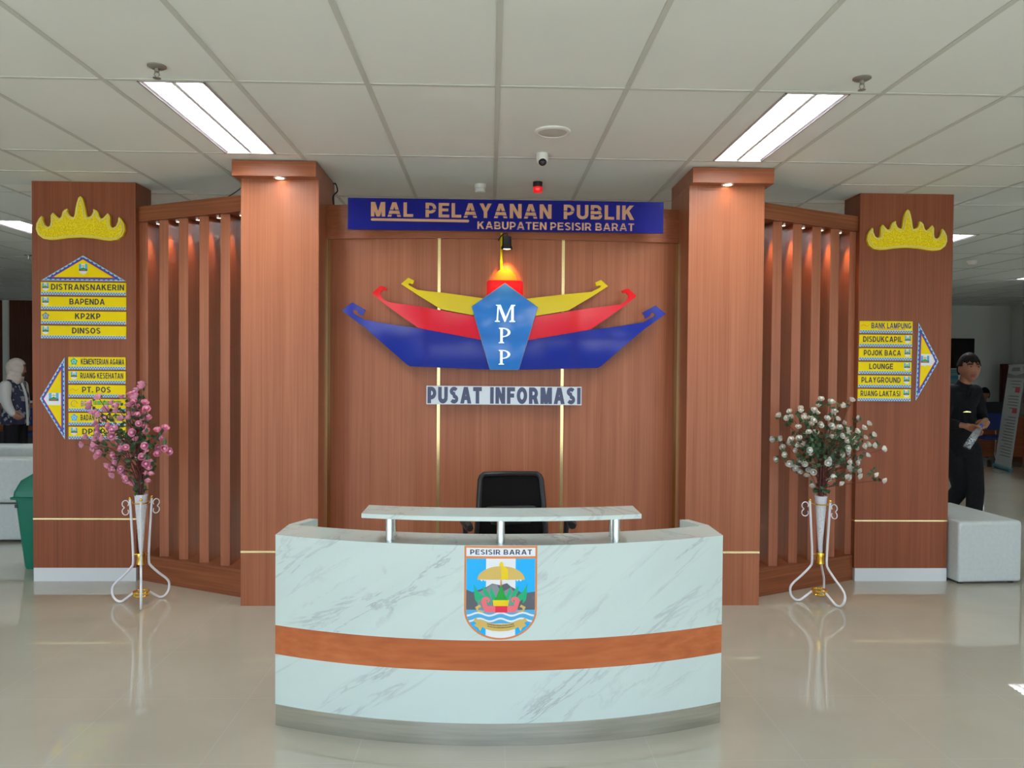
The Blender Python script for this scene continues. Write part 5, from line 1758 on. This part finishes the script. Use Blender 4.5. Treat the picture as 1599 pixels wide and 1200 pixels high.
def hand_piece(w_, d, n, s, curls, spread=0.0, thumb=0.6, k=1.0):
    """palm, four fingers of unequal length and a thumb; w_ wrist, d along the hand, n palm side, s thumb side"""
    w_, d, n, s = Vector(w_), Vector(d).normalized(), Vector(n).normalized(), Vector(s).normalized()
    out_ = []
    P = lambda a, b, c=0.0: w_ + d * a * k + s * b * k + n * c * k
    for b, r in ((0.022, 0.0145), (0.0, 0.0155), (-0.022, 0.0140)):
        vs = [(*P(-0.02, b * 0.6), 0.016 * k), (*P(0.03, b), r * k), (*P(0.078, b * 1.1), (r - 0.002) * k)]
        out_.append(skinned(vs, [(0, 1), (1, 2)], 0, 2))
    for i, (b, ln) in enumerate(((0.029, 0.074), (0.0095, 0.082), (-0.0105, 0.076), (-0.029, 0.060))):
        c0 = curls[i]
        p = P(0.070, b)
        dr = (d + s * b * spread * 8).normalized()
        vs = [(*p, 0.0098 * k)]
        a = 0.0
        for j, q in enumerate((0.45, 0.30, 0.25)):
            a += c0 * (0.75, 1.0, 0.7)[j]
            p = p + (dr * math.cos(a) + n * math.sin(a)) * ln * q * k * (1.15 if j == 0 else 1)
            vs.append((*p, (0.0088, 0.0080, 0.0070)[j] * k))
        out_.append(skinned(vs, [(0, 1), (1, 2), (2, 3)], 0, 2))
    p0 = P(0.018, 0.022)
    td = (d * 0.55 + s * 0.75 + n * thumb * 0.5).normalized()
    p1 = p0 + td * 0.036 * k
    td2 = (d * 0.85 + s * 0.25 + n * thumb).normalized()
    p2 = p1 + td2 * 0.030 * k
    p3 = p2 + (td2 + n * 0.3).normalized() * 0.024 * k
    out_.append(skinned([(*p0, 0.0135 * k), (*p1, 0.0112 * k), (*p2, 0.0098 * k), (*p3, 0.0082 * k)], [(0, 1), (1, 2), (2, 3)], 0, 2))
    return out_


def hair_shell(mt, k, keep, puff=1.07, rough=0.004, seed=1):
    rr = random.Random(seed)
    bm = bmesh.new()
    bmesh.ops.create_uvsphere(bm, u_segments=48, v_segments=36, radius=1)
    for v in bm.verts:
        x, y, z = v.co
        q = puff + rough * 8 * (rr.random() - 0.5)
        v.co = (0.078 * x * q * k, ((0.090 if y < 0 else 0.104) * y * q + 0.004) * k, (0.118 * z * q + 0.006) * k)
    dl = [f for f in bm.faces if not keep(f.calc_center_median() / k)]
    bmesh.ops.delete(bm, geom=dl, context='FACES')
    bmesh.ops.solidify(bm, geom=bm.faces[:], thickness=0.010 * k)
    bm.transform(mt)
    vs = [tuple(v.co) for v in bm.verts]
    fs = [tuple(v.index for v in f.verts) for f in bm.faces]
    bm.free()
    return vs, fs


# ---- man in black, walking, opening a water bottle
man = thing('person', 'person walking in black shirt and trousers with a water bottle, beside the right column', 'person', (4.165, 6.75, 0))
hc = Vector((0.052, -0.02, 1.592))
hd, HM, HK = head_piece(hc, math.radians(-6), 0.252, math.radians(-4))
bod = [(0.0, 0.04, 0.93, 0.125), (0.0, 0.03, 1.08, 0.115), (0.0, 0.04, 1.25, 0.125), (0.01, 0.03, 1.385, 0.075), (0.03, 0.005, 1.47, 0.060), (0.045, -0.005, 1.54, 0.060),
       (-0.135, 0.0, 1.365, 0.055), (-0.165, -0.04, 1.23, 0.045), (-0.225, -0.11, 1.115, 0.040), (-0.165, -0.19, 1.102, 0.033), (-0.108, -0.25, 1.092, 0.025),
       (0.155, 0.07, 1.37, 0.055), (0.215, 0.08, 1.24, 0.045), (0.222, 0.04, 1.135, 0.038), (0.175, -0.07, 1.13, 0.031), (0.130, -0.15, 1.128, 0.024),
       (-0.075, 0.05, 0.88, 0.10), (0.0, 0.05, 0.68, 0.078), (0.05, 0.06, 0.50, 0.055), (-0.03, 0.17, 0.30, 0.05), (-0.09, 0.27, 0.12, 0.035), (-0.06, 0.20, 0.05, 0.035), (-0.03, 0.13, 0.035, 0.03),
       (0.085, 0.02, 0.88, 0.10), (0.10, -0.02, 0.68, 0.078), (0.11, -0.05, 0.50, 0.055), (0.10, -0.05, 0.30, 0.05), (0.09, -0.04, 0.10, 0.035), (0.10, -0.08, 0.045, 0.035), (0.12, -0.17, 0.03, 0.03)]
be_ = [(0, 1), (1, 2), (2, 3), (3, 4), (4, 5), (2, 6), (6, 7), (7, 8), (8, 9), (9, 10), (2, 11), (11, 12), (12, 13), (13, 14), (14, 15),
       (0, 16), (16, 17), (17, 18), (18, 19), (19, 20), (20, 21), (21, 22), (0, 23), (23, 24), (24, 25), (25, 26), (26, 27), (27, 28), (28, 29)]
bt, bb = Vector((-0.006, -0.300, 1.112)), Vector((-0.140, -0.300, 0.905))        # bottle from cap to base
bx_ = (bt - bb).normalized()
rh = hand_piece((-0.108, -0.25, 1.092), (0.95, -0.10, -0.36), (-0.1, -0.75, -0.65), (0.25, -0.65, 0.75), (0.75, 0.8, 0.85, 0.9), thumb=0.9)
lh = hand_piece((0.130, -0.15, 1.128), (-0.62, -0.78, -0.06), (-0.5, 0.1, -0.85), (-0.5, 0.5, 0.35), (0.5, 0.65, 0.7, 0.75), thumb=0.8)
vs, fs = fused(limbs(bod, be_, 0.84) + [hd] + rh + lh, 0.0048)
HI = HM.inverted()


def face_pick(c):
    q = HI @ c / HK
    if q.y < -0.05 and abs(q.x) < 0.024 and -0.078 < q.z < -0.053: return 1
    if q.y < -0.045 and 0.013 < abs(q.x) < 0.050 and abs(q.z - 0.030 + 0.06 * max(0, abs(q.x) - 0.03)) < 0.0055: return 2
    return 0


raw('body', vs, fs, [M['skin'], M['lip'], M['hair']], man, face_pick)
for s in (-1, 1):
    ey = HM @ Vector((s * 0.031 * HK, -0.072 * HK, 0.009 * HK))
    e = MB().sphere(tuple(ey), (0.0110, 0.0095, 0.0055), 12, 8).build('eye', M['eye_white'], man, local=True, smooth=True)
    ir = HM @ Vector(((s * 0.031 + 0.003) * HK, -0.0795 * HK, 0.009 * HK))
    MB().sphere(tuple(ir), 0.0055, 10, 6).build('iris', M['black_gloss'], e, local=True, smooth=True)
keep = lambda q: (q.z > 0.062 - 0.02 * abs(math.sin(q.x * 90)) if q.y < -0.035 else q.z > 0.012 if q.y < 0.045 else q.z > -0.050)
vs, fs = hair_shell(HM, HK, keep, 1.09)
raw('hair', vs, fs, [M['hair']], man)
shirt_v = [(0.0, 0.04, 0.89, 0.162), (0.0, 0.03, 1.05, 0.152), (0.0, 0.035, 1.24, 0.152), (0.012, 0.035, 1.360, 0.110), (0.024, 0.022, 1.435, 0.075),
           (-0.140, 0.0, 1.375, 0.075), (-0.168, -0.04, 1.23, 0.062), (-0.226, -0.11, 1.118, 0.056), (-0.190, -0.155, 1.108, 0.050), (-0.162, -0.19, 1.102, 0.046),
           (0.160, 0.07, 1.385, 0.072), (0.218, 0.08, 1.24, 0.060), (0.222, 0.04, 1.137, 0.052), (0.190, -0.04, 1.131, 0.045)]
vs, fs = fused(limbs(shirt_v, [(0, 1), (1, 2), (2, 3), (3, 4), (3, 5), (2, 5), (5, 6), (6, 7), (7, 8), (8, 9), (3, 10), (2, 10), (10, 11), (11, 12), (12, 13)], 0.90), 0.008, 5)
raw('shirt', [(x, y, max(z, 0.80)) for x, y, z in vs], fs, [M['shirt']], man)
# open collar
cf = Vector((math.sin(math.radians(-12)), -math.cos(math.radians(-12)), 0))
cl_ = Vector((cf.y * -1, cf.x, 0))
cb = Vector((0.015, 0.02, 1.42))
mb = MB()
for s in (-1, 1):
    A = cb + cl_ * s * 0.062 + Vector((0, 0, 0.035))
    mb.prism([A, cb + cl_ * s * 0.068 + cf * 0.05 + Vector((0, 0, -0.01)), cb + cf * 0.118 + cl_ * s * 0.028 + Vector((0, 0, -0.075)), cb + cf * 0.112 + cl_ * s * 0.004 + Vector((0, 0, -0.085)), cb + cl_ * s * 0.030 + cf * 0.065 + Vector((0, 0, 0.015))], cf * -0.004)
mb.build('collar', M['shirt'], man, local=True)
mb = MB()
A = cb + cf * 0.128 + cl_ * -0.05 + Vector((0, 0, -0.215))
mb.prism([A, A + cl_ * 0.07, A + cl_ * 0.062 + Vector((0, 0, 0.008)), A + cl_ * 0.03 + Vector((0, 0, 0.012))], cf * 0.03)
mb.build('badge', M['gold'], man, local=True)
pv = [(0.0, 0.04, 0.93, 0.125), (-0.075, 0.05, 0.86, 0.118), (0.0, 0.05, 0.68, 0.098), (0.05, 0.06, 0.50, 0.082), (-0.03, 0.17, 0.30, 0.076), (-0.088, 0.265, 0.13, 0.068),
      (0.085, 0.02, 0.86, 0.118), (0.10, -0.02, 0.68, 0.098), (0.11, -0.05, 0.50, 0.080), (0.10, -0.05, 0.30, 0.074), (0.09, -0.045, 0.10, 0.066)]
vs, fs = fused(limbs(pv, [(0, 1), (1, 2), (2, 3), (3, 4), (4, 5), (0, 6), (6, 7), (7, 8), (8, 9), (9, 10)], 0.90), 0.008, 5)
raw('trousers', vs, fs, [M['pants']], man)
for a, b in (((-0.095, 0.29, 0.055), (-0.03, 0.12, 0.035)), ((0.085, -0.02, 0.045), (0.125, -0.20, 0.032))):
    a, b = Vector(a), Vector(b)
    vs, fs = skinned([(*a, 0.045), (*a.lerp(b, .5), 0.046), (*b, 0.034)], [(0, 1), (1, 2)], 0, 2)
    vs = [(x, y, max(z, 0.002)) for x, y, z in vs]
    raw('shoe', vs, fs, [M['black']], man)
# the bottle he holds
bo = thing('water_bottle', 'small clear water bottle with a blue cap in the hands of the man in black', 'bottle', tuple(Vector((4.165, 6.75, 0)) + bb))
rot = bx_.to_track_quat('Z', 'Y').to_matrix().to_4x4()
MB().lathe([(0.024, 0), (0.029, 0.006), (0.029, 0.05), (0.0275, 0.055), (0.029, 0.06), (0.029, 0.16), (0.024, 0.19), (0.013, 0.215), (0.012, 0.228)], (0, 0, 0), 20).transform(rot).build('body', M['water'], bo, local=True, smooth=True)
MB().lathe([(0.0294, 0.012), (0.0294, 0.10)], (0, 0, 0), 20, cap=False).transform(rot).build('wrapper', M['bottle_label'], bo, local=True, smooth=True)
MB().lathe([(0.0145, 0.226), (0.0145, 0.244), (0.012, 0.247)], (0, 0, 0), 16).transform(rot).build('cap', M['cap_blue'], bo, local=True, smooth=True)

# ---- woman in a cream headscarf, standing in profile far behind
wo = thing('person', 'person in cream headscarf and navy patterned vest standing in profile behind the sofas', 'person', (-5.85, 9.5, 0))
hw_, WM, WK = head_piece((0.0, 0.03, 1.50), math.radians(105), 0.225)
bod = [(-0.02, 0.02, 0.88, 0.12), (-0.02, 0.02, 1.05, 0.11), (-0.02, 0.02, 1.20, 0.11), (-0.02, 0.03, 1.32, 0.07), (-0.01, 0.03, 1.42, 0.05), (0.0, 0.03, 1.46, 0.05),
       (-0.03, -0.14, 1.29, 0.045), (-0.01, -0.19, 1.14, 0.034), (0.02, -0.19, 1.05, 0.030), (0.06, -0.18, 0.985, 0.025),
       (-0.03, 0.18, 1.29, 0.05), (-0.02, 0.22, 1.12, 0.042), (-0.01, 0.22, 1.0, 0.036), (0.01, 0.21, 0.90, 0.026),
       (-0.02, -0.06, 0.82, 0.09), (-0.02, -0.06, 0.48, 0.06), (-0.03, -0.06, 0.09, 0.04), (0.07, -0.06, 0.035, 0.03),
       (-0.01, 0.10, 0.82, 0.09), (-0.01, 0.10, 0.48, 0.06), (0.0, 0.10, 0.09, 0.04), (0.10, 0.10, 0.035, 0.03)]
ed = [(0, 1), (1, 2), (2, 3), (3, 4), (4, 5), (2, 6), (6, 7), (7, 8), (8, 9), (2, 10), (10, 11), (11, 12), (12, 13), (0, 14), (14, 15), (15, 16), (16, 17), (0, 18), (18, 19), (19, 20), (20, 21)]
h1 = hand_piece((0.06, -0.18, 0.985), (0.75, 0.0, -0.60), (-0.2, 1, 0), (0.6, 0, 0.75), (0.5, 0.55, 0.6, 0.65), thumb=0.5)
h2 = hand_piece((0.01, 0.21, 0.90), (0.2, -0.05, -0.98), (-0.2, -1, 0), (0.6, 0, 0.75), (0.5, 0.55, 0.6, 0.65), thumb=0.5)
vs, fs = fused(limbs(bod, ed, 0.84) + [hw_] + h1 + h2, 0.006)
raw('body', vs, fs, [M['skin']], wo)
WI = WM.inverted()
hj = [(0.0, 0.03, 1.515, 0.118), (-0.02, 0.03, 1.42, 0.095), (-0.04, 0.02, 1.335, 0.115), (-0.09, 0.02, 1.21, 0.09), (-0.115, 0.02, 1.08, 0.06), (-0.03, -0.10, 1.315, 0.075), (-0.03, 0.15, 1.315, 0.075)]
p1 = skinned(hj, [(0, 1), (1, 2), (2, 3), (3, 4), (2, 5), (2, 6)], 2, 2)
sp = bmesh.new()
bmesh.ops.create_uvsphere(sp, u_segments=24, v_segments=16, radius=1, matrix=Matrix.Translation((-0.012, 0.03, 1.515)) @ Matrix.Diagonal((0.118, 0.095, 0.125, 1)))
p2 = ([tuple(v.co) for v in sp.verts], [tuple(v.index for v in f.verts) for f in sp.faces])
sp.free()
vs, fs = fused([p1, p2], 0.008)
drop = {i for i, v in enumerate(vs) if (WI @ Vector(v) / WK).y < -0.062 and abs((WI @ Vector(v) / WK).x) < 0.055 and -0.09 < (WI @ Vector(v) / WK).z < 0.06}
raw('headscarf', vs, [f for f in fs if not any(i in drop for i in f)], [M['hijab']], wo)
vv = [(-0.02, 0.02, 0.84, 0.170), (-0.02, 0.02, 1.0, 0.160), (-0.02, 0.02, 1.16, 0.155), (-0.03, 0.02, 1.28, 0.115), (-0.03, -0.09, 1.31, 0.075), (-0.03, 0.13, 1.31, 0.075)]
vs, fs = fused(limbs(vv, [(0, 1), (1, 2), (2, 3), (2, 4), (2, 5), (3, 4), (3, 5)], 0.93), 0.008, 4)
raw('vest', [(x, y, max(z, 0.835 + 0.01 * y)) for x, y, z in vs], fs, [M['vest']], wo)
mb = MB()
mb.tube(bezier([(0.085, -0.02, 1.33), (0.135, -0.03, 1.20), (0.152, -0.03, 1.05), (0.160, -0.03, 0.82)], 6), [0.014] * 19, 6)
mb.build('vest_edging', M['sleeve'], wo, local=True, smooth=True)
for q in (-1, 1):
    if q < 0: sv = [(-0.03, -0.15, 1.30, 0.074), (-0.012, -0.19, 1.15, 0.068), (0.02, -0.19, 1.06, 0.060), (0.068, -0.180, 0.972, 0.046)]
    else: sv = [(-0.03, 0.19, 1.30, 0.066), (-0.02, 0.22, 1.13, 0.058), (-0.01, 0.22, 1.01, 0.048), (0.006, 0.212, 0.93, 0.038)]
    vs, fs = fused(limbs(sv, [(0, 1), (1, 2), (2, 3)], 0.90), 0.007, 3)
    raw('sleeve', vs, fs, [M['sleeve']], wo)
pv = [(-0.02, 0.02, 0.92, 0.145), (-0.02, -0.05, 0.80, 0.10), (-0.025, -0.06, 0.46, 0.085), (-0.03, -0.06, 0.08, 0.075), (-0.01, 0.09, 0.80, 0.10), (-0.01, 0.10, 0.46, 0.085), (0.0, 0.10, 0.08, 0.075)]
vs, fs = fused(limbs(pv, [(0, 1), (1, 2), (2, 3), (0, 4), (4, 5), (5, 6)], 0.90), 0.008, 4)
raw('trousers', vs, fs, [M['pants']], wo)
for yy, xx in ((-0.06, -0.03), (0.10, 0.0)):
    vs, fs = skinned([(xx - 0.02, yy, 0.045, 0.042), (xx + 0.05, yy, 0.04, 0.042), (xx + 0.14, yy, 0.032, 0.030)], [(0, 1), (1, 2)], 0, 2)
    raw('shoe', [(x, y, max(z, 0.002)) for x, y, z in vs], fs, [M['black']], wo)

# ---- someone seated behind the far desk, only the dark hair shows over the monitor
se = thing('person', 'person with black hair seated behind the monitor on the far right desk', 'person', (9.22, 14.15, 0))
hs, SM, SK = head_piece((0.03, 0, 1.14), math.radians(-20), 0.225)
bod = [(0, 0.05, 0.50, 0.13), (0, 0.04, 0.68, 0.12), (0, 0.02, 0.84, 0.12), (0, 0.0, 0.95, 0.07), (0.02, 0, 1.06, 0.05), (-0.16, 0, 0.92, 0.05), (-0.19, -0.08, 0.72, 0.04), (-0.10, -0.25, 0.70, 0.03),
       (0.16, 0, 0.92, 0.05), (0.19, -0.08, 0.72, 0.04), (0.10, -0.25, 0.70, 0.03), (-0.09, -0.05, 0.50, 0.09), (-0.10, -0.40, 0.48, 0.06), (-0.10, -0.36, 0.08, 0.04), (0.09, -0.05, 0.50, 0.09), (0.10, -0.40, 0.48, 0.06), (0.10, -0.36, 0.08, 0.04)]
vs, fs = fused(limbs(bod, [(0, 1), (1, 2), (2, 3), (3, 4), (2, 5), (5, 6), (6, 7), (2, 8), (8, 9), (9, 10), (0, 11), (11, 12), (12, 13), (0, 14), (14, 15), (15, 16)], 0.84) + [hs], 0.007)
raw('body', vs, fs, [M['skin']], se)
vs, fs = hair_shell(SM, SK, lambda q: q.z > 0.03 if q.y < -0.02 else q.z > -0.07, 1.16)
raw('hair', vs, fs, [M['hair']], se)
vs, fs = skinned([(0, 0.05, 0.48, 0.16), (0, 0.04, 0.68, 0.145), (0, 0.02, 0.84, 0.145), (0, 0.0, 0.95, 0.09), (-0.16, 0, 0.92, 0.07), (-0.19, -0.08, 0.72, 0.058), (-0.13, -0.20, 0.705, 0.045), (0.16, 0, 0.92, 0.07), (0.19, -0.08, 0.72, 0.058), (0.13, -0.20, 0.705, 0.045)],
                 [(0, 1), (1, 2), (2, 3), (2, 4), (4, 5), (5, 6), (2, 7), (7, 8), (8, 9)], 0, 2)
raw('shirt', vs, fs, [M['shirt']], se)
t = thing('desk_chair', 'dark chair under the person seated at the far right desk', 'chair', (9.22, 14.2, 0))
MB().box(9.00, 9.44, 13.98, 14.42, 0.30, 0.36).build('seat', M['black'], t, bevel=0.02)
MB().box(9.02, 9.42, 14.44, 14.48, 0.42, 0.86).build('backrest', M['black'], t, bevel=0.015)
MB().tube([(9.22, 14.2, 0.0), (9.22, 14.2, 0.30)], 0.03, 10).tube([(9.0, 14.2, 0.02), (9.44, 14.2, 0.02)], 0.02, 8).tube([(9.22, 13.98, 0.02), (9.22, 14.42, 0.02)], 0.02, 8).tube([(9.22, 14.4, 0.34), (9.22, 14.47, 0.5)], 0.02, 8).build('base', M['black'], t)
